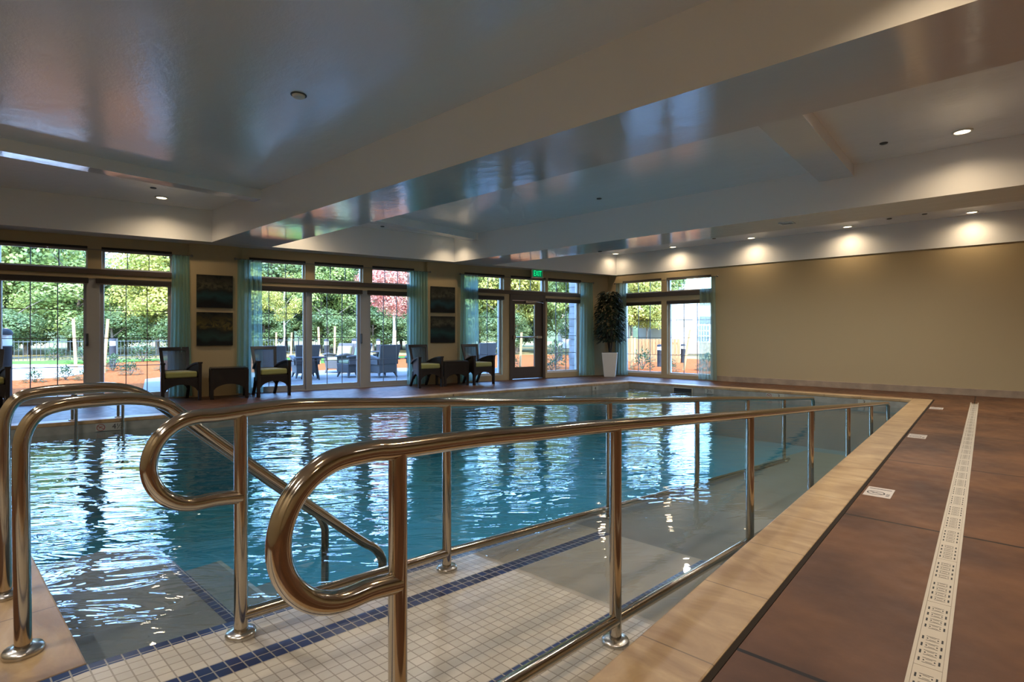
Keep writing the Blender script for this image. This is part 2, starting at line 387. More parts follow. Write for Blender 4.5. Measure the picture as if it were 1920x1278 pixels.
# ------------------------------------------------------------------ layout constants (metres; origin on the deck under the camera)
PL = Vector((-12.2,.9,0)); PC = Vector((-8.45,13.78,0))
LEN = (PC-PL).length; D = (PC-PL)/LEN; ANG = math.atan2(D.y, D.x); NIN = Vector((D.y,-D.x,0))   # NIN points into the room
def wp(s, off=0, z=0): p = PL + D*s + NIN*off; return Vector((p.x,p.y,z))
def wallx(y): return PL.x + (y-PL.y)*D.x/D.y
YR = 13.78; YN = -2.3; XE = 3.7
ZS, ZT, ZC = 2.95, 3.545, 3.39
POOL = dict(a=(-9.62,.41), b=(-6.85,12.15), c=(-1.03,12.15), d=(-1.03,.41))
def poolx(y): return -9.62 + (y-.41)*(2.77/11.74)
WZ = -.165
def rampz(y): return -(y-.4)/11.5

# ------------------------------------------------------------------ room shell
def local(name, mb, mat, s=0, off=0, z=0, bevel=0, parent=None):
    """an object built in the frame of the window wall: x along the wall, y outwards"""
    return mb.build(name, mat, loc=wp(s,off,z), rz=ANG, bevel=bevel, parent=parent)

BAYS = [
    dict(o=(-1.47,2.42), t=[(-1.45,-.27),(-.06,1.14),(1.34,2.40)], low='slide', l=[(-1.45,-.27),(-.06,1.12),(1.31,2.38)]),
    dict(o=(3.70,7.27), t=[(3.72,4.80),(4.99,6.04),(6.25,7.25)], low='slide', l=[(3.72,4.83),(4.91,5.99),(6.19,7.25)]),
    dict(o=(8.58,12.36), t=[(8.60,9.76),(9.97,11.09),(11.19,12.34)], low='mixed', l=[(8.62,9.72),(11.16,12.33)]),
]
TZ0, TZ1 = 2.37, 2.765      # transom
RZ0 = 2.235                 # rail band bottom
LZ1 = 2.20                  # lower opening top
w = MB(); TH = .24
s0, s1 = -3.5, LEN+.25
cur = s0
for b in BAYS:
    w.box(cur, b['o'][0], 0, TH, -.1, 4.0); cur = b['o'][1]
    w.box(b['o'][0], b['o'][1], 0, TH, TZ1, 4.0)                       # header
    w.box(b['o'][0], b['o'][1], 0, TH, LZ1, TZ0)                       # band between transom and doors
    t = b['t']
    xs = [b['o'][0], t[0][0], t[0][1], t[1][0], t[1][1], t[2][0], t[2][1], b['o'][1]]
    for i in range(0, 8, 2): w.box(xs[i], xs[i+1], .0, TH, TZ0, TZ1)
    if b['low'] == 'mixed':
        l = b['l']
        for (a0,a1) in ((b['o'][0],l[0][0]),(l[0][1],9.93),(11.09,l[1][0]),(l[1][1],b['o'][1])): w.box(a0,a1,0,TH,0,LZ1)
        for (a0,a1) in l: w.box(a0,a1,0,TH,0,.14)
w.box(cur, s1, 0, TH, -.1, 4.0)
for a0,a1 in ((2.68,3.53),(7.57,8.37)): w.box(a0,a1,-.07,0,0,ZS)      # pilasters
struct(local('wall_left', w, M['wall']), 'tan wall with tall windows and sliding doors facing the garden')

RW = [(-7.95,-6.75),(-6.58,-5.36)]
w = MB()
w.box(-9.0, RW[0][0], YR, YR+TH, -.1, 4.0); w.box(RW[0][1], RW[1][0], YR, YR+TH, .1, 2.13); w.box(RW[0][1], RW[1][0], YR, YR+TH, 2.385, TZ1); w.box(RW[1][1], XE+.2, YR, YR+TH, -.1, 4.0)
for a0,a1 in ((RW[0][0],RW[1][1]),): w.box(a0,a1,YR,YR+TH,TZ1,4.0); w.box(a0,a1,YR,YR+TH,2.13,2.385); w.box(a0,a1,YR,YR+TH,-.1,.1)
struct(w.build('wall_back', M['wall']), 'plain tan wall with two windows at its left end')
w = MB(); w.box(XE, XE+.2, YN-.2, YR, -.1, 4.0); struct(w.build('wall_right', M['wall']))
w = MB(); w.box(-14.2, XE, YN-.2, YN, -.1, 4.0); struct(w.build('wall_near', M['wall']))

def poly_room(pad=0): return [(wallx(YN-.2)-.4,YN-.2),(XE+.2,YN-.2),(XE+.2,YR+.24),(wallx(YR+.24)-.2,YR+.24)]
w = MB(); w.prism(poly_room(), ZT, 4.05)
struct(w.build('ceiling', M['ceil']), 'glossy painted ceiling with recessed trays')
# perimeter soffit along the windows; beams; shallow cross beams
FS0, FS1 = Vector((-11.7,.862)), Vector((-8.17,13.76))
def fsx(y): return FS0.x + (y-FS0.y)*(FS1.x-FS0.x)/(FS1.y-FS0.y)
w = MB(); w.prism([(wallx(YN)-.02,YN),(fsx(YN),YN),(fsx(YR),YR),(wallx(YR)-.02,YR)], ZS, ZT+.02)
def two_tone(mb):   # faces looking down get glossier paint, with shade put into its colour
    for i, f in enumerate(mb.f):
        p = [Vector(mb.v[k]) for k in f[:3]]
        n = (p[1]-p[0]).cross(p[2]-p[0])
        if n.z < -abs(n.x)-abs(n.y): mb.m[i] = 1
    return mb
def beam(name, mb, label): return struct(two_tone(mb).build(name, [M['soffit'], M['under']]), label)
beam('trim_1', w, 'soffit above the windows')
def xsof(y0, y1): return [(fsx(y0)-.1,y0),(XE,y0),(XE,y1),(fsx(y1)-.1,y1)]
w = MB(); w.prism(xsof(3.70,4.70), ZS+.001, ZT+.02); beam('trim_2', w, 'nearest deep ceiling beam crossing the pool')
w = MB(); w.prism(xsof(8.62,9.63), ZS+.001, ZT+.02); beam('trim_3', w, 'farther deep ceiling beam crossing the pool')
w = MB(); w.box(fsx(YR)-.1, XE, YR-.02, YR+.02, ZS+.001, ZT+.02); beam('trim_4', w, 'white soffit band along the back wall')
for i,(x0,x1,y0,y1) in enumerate(((-9.02,-8.76,YN,3.71),(-9.02,-8.76,4.69,8.63),(-1.79,-1.37,4.69,8.63))):
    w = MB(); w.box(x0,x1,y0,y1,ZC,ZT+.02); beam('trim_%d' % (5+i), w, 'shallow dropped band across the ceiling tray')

# floor: four trapezoids around the pool hole, plus skirt
hole = [(POOL['a'][0]-.31,.10),(-.71,.10),(-.71,12.46),(POOL['b'][0]-.25,12.46)]
room = [(wallx(YN)-.05,YN-.1),(XE+.1,YN-.1),(XE+.1,YR+.05),(wallx(YR)-.05,YR+.05)]
w = MB()
for i in range(4):
    j = (i+1) % 4
    a,b_,c_,d_ = room[i], room[j], hole[j], hole[i]
    w.prism([a,b_,c_,d_], -.12, 0)
struct(w.build('floor', M['floor']), 'brown stained concrete deck scored into large squares')
# expansion joint beside the coping
w = MB(); w.box(-.735,-.712,-1.5,12.47,-.03,.0015); w.box(POOL['b'][0]-.25,-.705,12.445,12.475,-.03,.0015)
struct(w.build('trim_8', M['groove']), 'dark joint between coping and deck')
w = MB()
w.box(-1.03,-.735,-1.5,12.445,-.05,.004)
w.prism([(POOL['b'][0],12.15),(-1.03,12.15),(-1.03,12.445),(POOL['b'][0]-.25,12.445)],-.05,.004)
w.prism([(-9.62,.41),(-6.85,12.15),(-7.10,12.445),(-9.93,.10)],-.05,.004)
w.prism([(-9.93,.10),(-2.437,.10),(-2.437,.41),(-9.62,.41)],-.05,.004)
struct(w.build('pool_coping', M['stone'], bevel=.008), 'cream travertine coping around the pool edge')

# pool basin
w = MB()
w.mi = 0
def wallq(a, b, z0, z1, mi):
    w.mi = mi; w.add([(a[0],a[1],z0),(b[0],b[1],z0),(b[0],b[1],z1),(a[0],a[1],z1)], [(0,1,2,3)])
ring = [POOL['a'],POOL['b'],POOL['c'],(-1.03,.41),(-2.437,.41)]
for a,b_ in zip(ring, ring[1:]+ring[:1]):
    wallq(a,b_,-.26,-.05,1); wallq(a,b_,-1.6,-.26,0)
w.mi = 0
w.add([(*POOL['a'],-1.37),(-1.03,.41,-1.37),(-1.03,12.15,-1.1),(*POOL['b'],-1.1)], [(0,1,2,3)])
# entry steps in the near left corner with blue nosing strips
for k,(y1,z1) in enumerate(((1.13,-.31),(1.62,-.62),(2.1,-.93))):
    w.mi = 3; w.box(-4.6,-2.43,.41,y1,-1.4,z1)
    w.mi = 2 if k == 0 else 1; w.box(-4.6,-2.43,y1-(.052,.03,.03)[k],y1+.002,z1-.03,z1+.002)
struct(w.build('pool_basin', [M['basin'],M['band'],M['tileb'],M['plaster']]), 'pale plaster pool shell with a grey waterline tile band')

# sloping entry ramp, tiled down past the waterline
w = MB()
XL, XR = -2.437, -1.03
def strip(x0, x1, y0, y1, mi, dz=0.0):
    w.mi = mi
    ys = [y0, .4, y1] if y0 < .4 < y1 else [y0, y1]
    for a,b_ in zip(ys, ys[1:]):
        za = 0 if a <= .4 else rampz(a); zb = 0 if b_ <= .4 else rampz(b_)
        w.add([(x0,a,za+dz),(x1,a,za+dz),(x1,b_,zb+dz),(x0,b_,zb+dz)], [(0,1,2,3)])
q = .051; ox = round(XL/q)*q
bl = [(XL, XL+.054), (-42*q, -40*q), (-27*q, -25*q)]
xs = [XL]
cuts = [(XL,bl[0][1],1),(bl[0][1],bl[1][0],0),(bl[1][0],bl[1][1],1),(bl[1][1],bl[2][0],0),(bl[2][0],bl[2][1],1),(bl[2][1],XR,0)]
for x0,x1,mi in cuts: strip(x0,x1,-1.6,2.30,mi,.003); strip(x0,x1,2.30,3.38,mi or 3,.003)  # below the waterline the white tile takes its dimmed copy
strip(XL,XR,3.38,10.7,2,.003)
w.mi = 2
w.add([(XL,.4,.003),(XL,10.7,rampz(10.7)+.003),(XL,10.7,-1.5),(XL,.4,-1.5)], [(0,1,2,3)])
w.add([(XL,10.7,rampz(10.7)+.003),(XR,10.7,rampz(10.7)+.003),(XR,10.7,-1.5),(XL,10.7,-1.5)], [(0,1,2,3)])
w.mi = 1; w.box(XL-.004,XL+.05,.45,10.7,-1.5,-1.49)
struct(w.build('entry_ramp', [M['tilew'],M['tileb'],M['plaster'],M['tiledim']]), 'white tiled ramp with blue tile stripes sloping into the pool')

w = MB(); w.prism([(POOL['a'][0]-.005,.405),(-1.025,.405),(-1.025,12.155),(POOL['b'][0]-.005,12.155)], -1.7, WZ)
tag(w.build('pool_water', M['water']), 'rippled blue green water filling the indoor pool', 'water', kind='stuff')

# stone base along the back wall
w = MB(); w.box(-5.2,XE,YR-.025,YR,0,.14)
struct(w.build('baseboard_back', M['bstone'], bevel=.004))

# ------------------------------------------------------------------ windows and doors
NW = [0]
def ring(mb, x0, x1, z0, z1, t, y0, y1, tb=None):
    tb = t if tb is None else tb
    mb.box(x0,x0+t,y0,y1,z0,z1); mb.box(x1-t,x1,y0,y1,z0,z1); mb.box(x0+t,x1-t,y0,y1,z1-t,z1); mb.box(x0+t,x1-t,y0,y1,z0,z0+tb)
def glazing(parent, x0, x1, z0, z1, cols, rows, y):
    g = MB(); g.box(x0,x1,y-.003,y+.003,z0,z1); g.build('pane', M['glass'], parent)
    m_ = MB()
    for i in range(1,cols): xx = x0+(x1-x0)*i/cols; m_.box(xx-.006,xx+.006,y-.012,y+.012,z0,z1)
    for i in range(1,rows): zz = z0+(z1-z0)*i/rows; m_.box(x0,x1,y-.011,y+.011,zz-.006,zz+.006)
    m_.build('muntin', M['muntin'], parent)
def window(kind, s0_, s1_, z0, z1, cols, rows, mat, fr, t=.045, tb=None):
    NW[0] += 1
    r = MB(); wd = s1_-s0_; ring(r, 0, wd, z0, z1, t, .10, .19, tb)
    if fr == 'L': o = r.build('%s_%d' % (kind, NW[0]), mat, loc=wp(s0_), rz=ANG)
    else: o = r.build('%s_%d' % (kind, NW[0]), mat, loc=(s0_,YR,0))
    struct(o); glazing(o, t, wd-t, z0+(tb or t), z1-t, cols, rows, .15)
    return o
for bi,b in enumerate(BAYS):
    for (a0,a1) in b['t']: window('window', a0, a1, TZ0, TZ1, 3, 1, M['vinylw'], 'L', .035)
    if b['low'] == 'slide':
        # sliding glass doors: one framed leaf per panel and grey posts between
        for k,(a0,a1) in enumerate(b['l']):
            o = window('door', a0, a1, .02, LZ1, 3, 4, M['vinyl'], 'L', .05, .10)
        p = MB(); l = b['l']
        for (c0,c1) in ((l[0][1],l[1][0]),(l[1][1],l[2][0])): p.box(c0,c1,.03,.2,0,LZ1)
        p.box(b['o'][0],l[0][0],.03,.2,0,LZ1); p.box(l[2][1],b['o'][1],.03,.2,0,LZ1)
        p.box(b['o'][0],b['o'][1],.02,.22,-.05,.02)
        struct(local('trim_%d' % (9+bi), p, M['vinyl']))
        h = MB(); h.box(l[1][1]-.01,l[1][1]+.03,-.02,.03,1.0,1.22); h.box(l[1][1],l[1][1]+.02,-.045,-.02,1.02,1.20)
        tag(local('door_pull', h, M['darkgrey'], bevel=.004), 'small dark pull handle on the %s sliding doors' % ('left hand' if bi == 0 else 'middle'), 'door handle')
    else:
        for (a0,a1) in b['l']: window('window', a0, a1, .14, LZ1, 3, 4, M['vinylw'], 'L', .05)
    r = MB(); r.box(b['o'][0]-.03, b['o'][1]+.03, -.03, .0, 2.275, TZ0)
    struct(local('trim_%d' % (20+bi), r, M['browntrim'], bevel=.004))
for k,(a0,a1) in enumerate(RW):
    window('window', a0, a1, 2.385, TZ1, 3, 1, M['vinylw'], 'R', .035)
    window('window', a0, a1, .10, 2.13, 3, 4, M['vinylw'], 'R', .05)
r = MB(); r.box(RW[0][0]-.03,RW[1][1]+.03,YR-.03,YR,2.26,2.385); struct(r.build('trim_23', M['browntrim'], bevel=.004))

# entrance door in the right hand bay
f = MB(); ring(f, 9.93, 11.09, -.02, 2.37, .085, -.02, .20, .02); f.box(9.93,11.09,-.02,.2,2.12,2.36)
door = struct(f.build('door_20', M['doorb'], loc=wp(0), rz=ANG, bevel=.004), 'dark bronze framed glass exit door')
lf = MB(); x0,x1 = 10.02,11.00
lf.box(x0,x0+.10,.03,.08,.02,2.11); lf.box(x1-.24,x1,.03,.08,.02,2.11); lf.box(x0+.1,x1-.24,.03,.08,2.02,2.11); lf.box(x0+.1,x1-.24,.03,.08,.02,.33)
leaf = lf.build('door_leaf', M['doorb'], door)
g = MB(); g.box(x0+.10,x1-.24,.052,.058,.33,2.02); g.build('pane', M['glass'], leaf)
g = MB(); ring(g, x0+.09,x1-.23,.32,2.03,.015,.025,.03); g.build('glazing_bead', M['steel2'], leaf)
pb = MB(); pb.tube([(x0+.03,-.05,1.13),(x1-.14,-.05,1.13)],.018,10); pb.box(x0,x0+.07,-.07,.03,1.08,1.18); pb.box(x1-.2,x1-.06,-.07,.03,1.10,1.16)
pb.build('push_bar', M['steel2'], door)
cl = MB(); cl.box(10.42,10.74,-.05,.02,2.055,2.115); cl.tube([(10.5,-.055,2.10),(10.95,-.10,2.06),(11.0,-.03,2.05)],.01,8); cl.build('door_closer', M['steel2'], door)

# ------------------------------------------------------------------ roller shades, curtains and rods
def shade(x0, x1, z0, z1, fr, label, group):
    m_ = MB(); wd = x1-x0
    h = (z1-z0)
    m_.prism_x([(-.035,z0),( .06,z0),(.06,z1),(-.02,z1),(-.035,z1-.02)], 0, wd)
    o = m_.build('roller_shade', M['shade'], loc=(wp(x0) if fr == 'L' else (x0,YR,0)), rz=(ANG if fr == 'L' else 0))
    tag(o, label, 'window shade', group)
    hb = MB(); hb.box(.01,wd-.01,.0,.02,z0-.018,z0); hb.build('hem_bar', M['hem'], o)
pos = ['left','middle','right']
bayn = ['left bay','middle bay','exit door bay']
for bi,b in enumerate(BAYS):
    for k,(a0,a1) in enumerate(b['t']):
        shade(a0, a1, TZ1-.065, TZ1, 'L', 'dark roller shade at the head of the %s transom in the %s' % (pos[k], bayn[bi]), 'rolled up transom shades')
    for k,(a0,a1) in enumerate(b['l']):
        n = pos[k] if len(b['l']) == 3 else pos[2*k]
        e0 = a0-.02 if k == 0 else a0-.05; e1 = a1+.03
        shade(e0, e1, LZ1-.085, LZ1+.005, 'L', 'dark roller shade rolled up above the %s tall pane in the %s' % (n, bayn[bi]), 'rolled up shades over the tall glass')
for k,(a0,a1) in enumerate(RW):
    shade(a0, a1, TZ1-.055, TZ1, 'R', 'dark roller shade at the head of the %s transom in the plain wall' % ('left','right')[k], 'rolled up transom shades')
    shade(a0, a1, 2.05, 2.135, 'R', 'dark roller shade above the %s tall window in the plain wall' % ('left','right')[k], 'rolled up shades over the tall glass')

def curtain(x0, x1, fr, mat, label, flare=0.0, seed=0):
    rnd = random.Random(seed); n = 64; rows = 14; vs = []; fs = []; wd = x1-x0
    ph = rnd.random()*6; nf = 5 if wd < .45 else 7
    for j in range(rows+1):
        z = .03 + (2.70-.03)*j/rows; fl = 1 + flare*(1-j/rows)**1.5
        for i in range(n+1):
            u = i/n; x = (u-.5)*wd*fl + wd/2
            a = .045*(.6+.4*sin(ph+3*u)) * (1.1-.35*(j/rows))
            y = a*sin(2*pi*nf*u + ph + .35*sin(z*1.3+5*u)) + .012*sin(17*u+z)
            vs.append((x, y, z))
    for j in range(rows):
        for i in range(n): fs.append((j*(n+1)+i, j*(n+1)+i+1, (j+1)*(n+1)+i+1, (j+1)*(n+1)+i))
    m_ = MB(); m_.add(vs, fs, True)
    o = m_.build('sheer_curtain', mat, loc=(wp(x0,.13) if fr == 'L' else (x0,YR-.13,0)), rz=(ANG if fr == 'L' else 0))
    tag(o, label, 'curtain', 'tied sheer curtains')
    h = MB()
    for i in range(nf): xx = wd*(i+.5)/nf; h.lathe([(.016,-.006),(.03,-.006),(.03,.006),(.016,.006)], xx, 0, 12)
    for i,p in enumerate(h.v): h.v[i] = (p[0], p[1], 2.70+p[2])
    h.build('grommet', M['rod'], o)
curtain(2.40,2.68,'L',M['sheer'],'teal sheer curtain at the right end of the left hand bay, behind a chair',.35,1)
curtain(3.50,3.94,'L',M['sheer'],'teal sheer curtain at the left end of the middle bay',.1,2)
curtain(7.05,7.56,'L',M['sheer'],'teal sheer curtain at the right end of the middle bay',0,3)
curtain(8.45,8.93,'L',M['sheer'],'teal sheer curtain at the left end of the exit door bay',.1,4)
curtain(12.24,12.68,'L',M['sheer'],'teal sheer curtain between the exit door bay and the potted tree',.3,5)
curtain(-8.12,-7.76,'R',M['sheerg'],'sage sheer curtain just right of the potted tree',.3,6)
curtain(-5.62,-5.20,'R',M['sheerg'],'sage sheer curtain at the right end of the plain wall windows',.2,7)
def rod(x0, x1, fr, label):
    m_ = MB(); m_.tube([(0,0,2.70),(x1-x0,0,2.70)],.008,10)
    o = m_.build('curtain_rod', M['rod'], loc=(wp(x0,.13) if fr == 'L' else (x0,YR-.13,0)), rz=(ANG if fr == 'L' else 0))
    tag(o, label, 'curtain rod', 'curtain rods')
    for xx in (-.0, x1-x0):
        f = MB(); f.lathe([(.0,2.67),(.022,2.685),(.022,2.715),(0,2.73)], xx, 0, 10); f.build('finial', M['rod'], o)
    for xx in (.03,(x1-x0)/2,x1-x0-.03): k = MB(); k.box(xx-.008,xx+.008,0,.13,2.695,2.712); k.build('bracket', M['rod'], o)
rod(3.46,7.62,'L','thin dark curtain rod across the middle window bay')
rod(8.42,12.72,'L','thin dark curtain rod across the exit door bay')
rod(-1.5,2.72,'L','thin dark curtain rod across the left hand window bay')
rod(-8.16,-5.15,'R','thin dark curtain rod above the plain wall windows')

# ------------------------------------------------------------------ text
def text_mesh(body, size):
    cu = bpy.data.curves.new('t', 'FONT'); cu.body = body; cu.size = size; cu.align_x = 'CENTER'; cu.align_y = 'CENTER'; cu.extrude = .001
    ob = bpy.data.objects.new('t', cu); C.objects.link(ob)
    dg = bpy.context.evaluated_depsgraph_get(); me = bpy.data.meshes.new_from_object(ob.evaluated_get(dg))
    bpy.data.objects.remove(ob); bpy.data.curves.remove(cu); return me
def text_obj(name, body, size, mat, parent, loc, rot, sx=1):
    me = text_mesh(body, size); me.materials.clear(); me.materials.append(mat); me.name = name
    o = bpy.data.objects.new(name, me); C.objects.link(o); o.parent = parent; o.location = loc; o.rotation_euler = rot; o.scale.x = sx
    return o

# exit sign
ex = empty('exit_sign', wp(10.70,.16,2.72), ANG); tag(ex, 'small lit green EXIT sign above the glass door', 'exit sign')
m_ = MB(); m_.box(-.19,.19,-.03,.03,0,.235); m_.build('housing', M['steel2'], ex, bevel=.006)
m_ = MB(); m_.box(-.16,.16,-.036,-.029,.03,.215); m_.build('face', P('exit_face', (.0,.05,.02), .4, emit=(.0,.10,.04), estr=1.0), ex)
text_obj('lettering', 'EXIT', .20, P('exit_letters', (0,.6,.2), .4, emit=(.0,.85,.28), estr=1.0), ex, (0,-.04,.12), (R(90),0,0), .62)
m_ = MB(); m_.box(-.05,.05,-.05,.05,.235,.26) ; m_.build('mount', M['steel2'], ex)

# ------------------------------------------------------------------ paintings
def painting(s, z, wd, ht, mat, label):
    m_ = MB(); m_.box(0,wd,-.035,0,0,ht)
    o = m_.build('painting', mat, loc=wp(s,.07,z), rz=ANG, bevel=.003)
    return tag(o, label, 'painting', 'abstract canvases between the windows')
dk = (.005,.006,.007)
painting(2.80,1.725,.62,.635, paint_mat('art_a',1.3,dk,(.012,.045,.048),(.075,.065,.040),.50), 'square abstract canvas with a teal band, upper one of the left pair')
painting(2.80,.985,.62,.65, paint_mat('art_b',4.1,dk,(.018,.045,.040),(.115,.088,.022),.45), 'square golden and teal abstract canvas, lower one of the left pair')
painting(7.65,1.735,.64,.63, paint_mat('art_c',7.7,dk,(.012,.045,.058),(.065,.062,.045),.52), 'square dark teal abstract canvas, upper one of the right pair')
painting(7.65,1.005,.64,.64, paint_mat('art_d',9.2,dk,(.014,.052,.052),(.085,.080,.055),.60), 'square teal abstract canvas with pale blooms, lower one of the right pair')

# ------------------------------------------------------------------ lounge chairs and side tables
def make_chair():
    t = empty('armchair', (0,0,0))
    W = .29
    def leg_front(x):
        b = MB(); b.prism_y([(x-.028,0),(x+.022 if x > 0 else x+.028,0),(x+.03,.69),(x-.03,.69)], -.03,.03); return b
    for x in (-W,W): leg_front(x).build('leg', M['espresso'], t, bevel=.006)
    B = .205                                     # half width at the back, narrower than the front
    for x in (-B,B):
        b = MB(); prof = [(.40,.36),(.46,.36),(.475,.26),(.525,.13),(.60,0),(.55,0),(.47,.13),(.42,.26)]
        b.prism_x(prof, x-.025, x+.025); b.build('leg', M['espresso'], t, bevel=.005)
    a = MB()   # arched apron on four sides
    def arch(n=12, x0=-W+.03, x1=W-.03, top=.40, low=.27, rise=.09):
        pts = [(x0,top),(x0,low-.10)]
        for i in range(1,n): u = i/n; pts.append((x0+(x1-x0)*u, low-.10+(.10+rise*.35)*sin(pi*u)**.55))
        return pts + [(x1,low-.10),(x1,top)]
    def xs_(y): return W + (B-W)*min(1,max(0,y/.44))        # half width tapers towards the back
    a.prism_y(arch(), -.012,.012)
    a.prism_y(arch(12,-B+.02,B-.02), .42,.445)
    for sx in (-1,1):
        pr = arch(12,.03,.44); n_ = len(pr); vs = []
        for dx in (-.012,.012): vs += [(sx*xs_(y)+dx, y, z) for y,z in pr]
        a.add(vs, [tuple(reversed(range(n_))), tuple(range(n_,2*n_))] + [(i,(i+1)%n_,n_+(i+1)%n_,n_+i) for i in range(n_)])
    a.prism([(-W+.02,0),(W-.02,0),(B,.44),(-B,.44)], .38, .42)
    a.build('apron', M['espresso'], t)
    for sx in (-1,1):
        b = MB(); pts = []
        for i in range(13): u = i/12; pts.append((-.035+.56*u, .70-.005*u-.15*u**2.0))
        vs = []
        for y,z in pts:
            xc = sx*(W + (B-W)*max(0,y)/.50)
            vs += [(xc-.038,y,z),(xc+.038,y,z),(xc+.038,y,z-.03),(xc-.038,y,z-.03)]
        fs = []
        for i in range(12):
            for q_ in range(4): fs.append((4*i+q_,4*i+(q_+1)%4,4*i+4+(q_+1)%4,4*i+4+q_))
        fs += [(3,2,1,0),(48,49,50,51)]; b.add(vs, fs)
        poly = [(0,.40)] + [(y,z-.03) for y,z in pts[1:-2]] + [(.44,.40)]; n_ = len(poly); vs = []
        for dx in (-.007,.007): vs += [(sx*xs_(y)+dx, y, z) for y,z in poly]
        b.add(vs, [tuple(reversed(range(n_))), tuple(range(n_,2*n_))] + [(i,(i+1)%n_,n_+(i+1)%n_,n_+i) for i in range(n_)])
        b.build('arm', M['espresso'], t)
    c = MB(); c.prism([(-W+.035,-.01),(W-.035,-.01),(B-.01,.46),(-B+.01,.46)], .42, .535)
    c.build('seat_cushion', M['green'], t, bevel=.035, seg=4)
    k = MB()
    def back(x, y, z): return (x, .44 + (z-.42)*.27, z)
    zb, zt = .50, .965
    def bar(x0,x1,z0,z1, x0t=None, x1t=None):
        x0t = x0 if x0t is None else x0t; x1t = x1 if x1t is None else x1t
        p = []
        for (x,z,dy) in ((x0,z0,0),(x1,z0,0),(x1,z0,.035),(x0,z0,.035),(x0t,z1,0),(x1t,z1,0),(x1t,z1,.035),(x0t,z1,.035)):
            q_ = back(x,0,z); p.append((q_[0],q_[1]+dy,q_[2]))
        k.hexa(p)
    bar(-B,-B+.05,.38,zt,-B-.045,-B+.012); bar(B-.05,B,.38,zt,B-.012,B+.045)
    bar(-B-.02,B+.02,zt-.065,zt); bar(-B+.04,B-.04,zb,zb+.045)
    k.build('back_frame', M['espresso'], t, bevel=.004)
    pn = MB(); q0 = back(-B+.04,0,zb+.04); q1 = back(B-.04,0,zb+.04); q2 = back(B-.005,0,zt-.06); q3 = back(-B+.005,0,zt-.06)
    pn.hexa([(p[0],p[1]+.013,p[2]) for p in (q0,q1)] + [(p[0],p[1]+.021,p[2]) for p in (q1,q0)] + [(p[0],p[1]+.013,p[2]) for p in (q3,q2)] + [(p[0],p[1]+.021,p[2]) for p in (q2,q3)])
    pn.build('back_panel', M['mesh'], t)
    return t
spots = [(-.045,'dark wood armchair with green cushion cut off by the left edge of the photo'),
         (2.555,'dark wood armchair with green cushion left of the first side table'),
         (4.085,'dark wood armchair with green cushion right of the first side table'),
         (7.36,'dark wood armchair with green cushion left of the second side table'),
         (8.74,'dark wood armchair with green cushion between the second side table and the exit door')]
ch = make_chair()
for i,(s,lab) in enumerate(spots):
    o = ch if i == 0 else copy_tree(ch)
    o.location = wp(s,.76,0); o.rotation_euler.z = ANG + (.2,.20,.20,.12,.14)[i]
    tag(o, lab, 'chair', 'armchairs along the window wall')
def make_table():
    t = empty('side_table', (0,0,0)); W, Dp, H = .31, .25, .58
    b = MB(); b.box(-W,W,-Dp,Dp,H-.03,H); b.build('table_top', M['espresso'], t, bevel=.008)
    for x in (-W+.02,W-.02):
        for y in (-Dp+.02,Dp-.02):
            l = MB(); l.prism_y([(x-.03,0),(x+.03,0),(x+.03,H-.03),(x-.03,H-.03)], y-.02, y+.02); l.build('leg', M['espresso'], t, bevel=.005)
    a = MB()
    def arch(x0, x1, n=14):
        pts = [(x0,H-.03),(x0,.17)]
        for i in range(1,n): u = i/n; pts.append((x0+(x1-x0)*u, .17+.11*sin(pi*u)**.6))
        return pts + [(x1,.17),(x1,H-.03)]
    a.prism_y(arch(-W+.05,W-.05), -Dp+.005, -Dp+.02); a.prism_y(arch(-W+.05,W-.05), Dp-.02, Dp-.005)
    a.prism_x(arch(-Dp+.03,Dp-.03), -W+.005, -W+.02); a.prism_x(arch(-Dp+.03,Dp-.03), W-.02, W-.005)
    a.build('apron', M['espresso'], t)
    return t
tb = make_table()
for i,(s,lab) in enumerate(((3.32,'dark wood side table below the left pair of canvases'),(8.02,'dark wood side table below the right pair of canvases'))):
    o = tb if i == 0 else copy_tree(tb); o.location = wp(s,.50,0); o.rotation_euler.z = ANG
    tag(o, lab, 'table', 'side tables between the armchairs')

# ------------------------------------------------------------------ potted tree
pt = empty('potted_tree', (-8.02,13.16,0), R(28)); tag(pt, 'leafy green indoor tree in a tall tapered white planter in the room corner', 'potted plant')
p = MB(); b0,b1,H = .155,.215,.69
p.hexa([(-b0,-b0,0),(b0,-b0,0),(b0,b0,0),(-b0,b0,0),(-b1,-b1,H),(b1,-b1,H),(b1,b1,H),(-b1,b1,H)]); p.build('planter', M['pot'], pt, bevel=.01)
p = MB(); p.box(-b1+.02,b1-.02,-b1+.02,b1-.02,H-.02,H+.003); p.build('soil', M['soil'], pt)
p = MB(); rnd = random.Random(5)
tips = []
for k in range(3):
    a = 2*pi*k/3; pts = [(.02*cos(a),.02*sin(a),H-.02)]
    for i in range(1,7): z = H + i*.27; pts.append((cos(a+i*.5)*(.03+.03*i), sin(a+i*.5)*(.03+.03*i), z))
    p.tube(pts,.018,8,[.022,.02,.018,.016,.013,.010,.007]); tips.append(pts)
p.build('stem', M['bark'], pt)
p = MB()
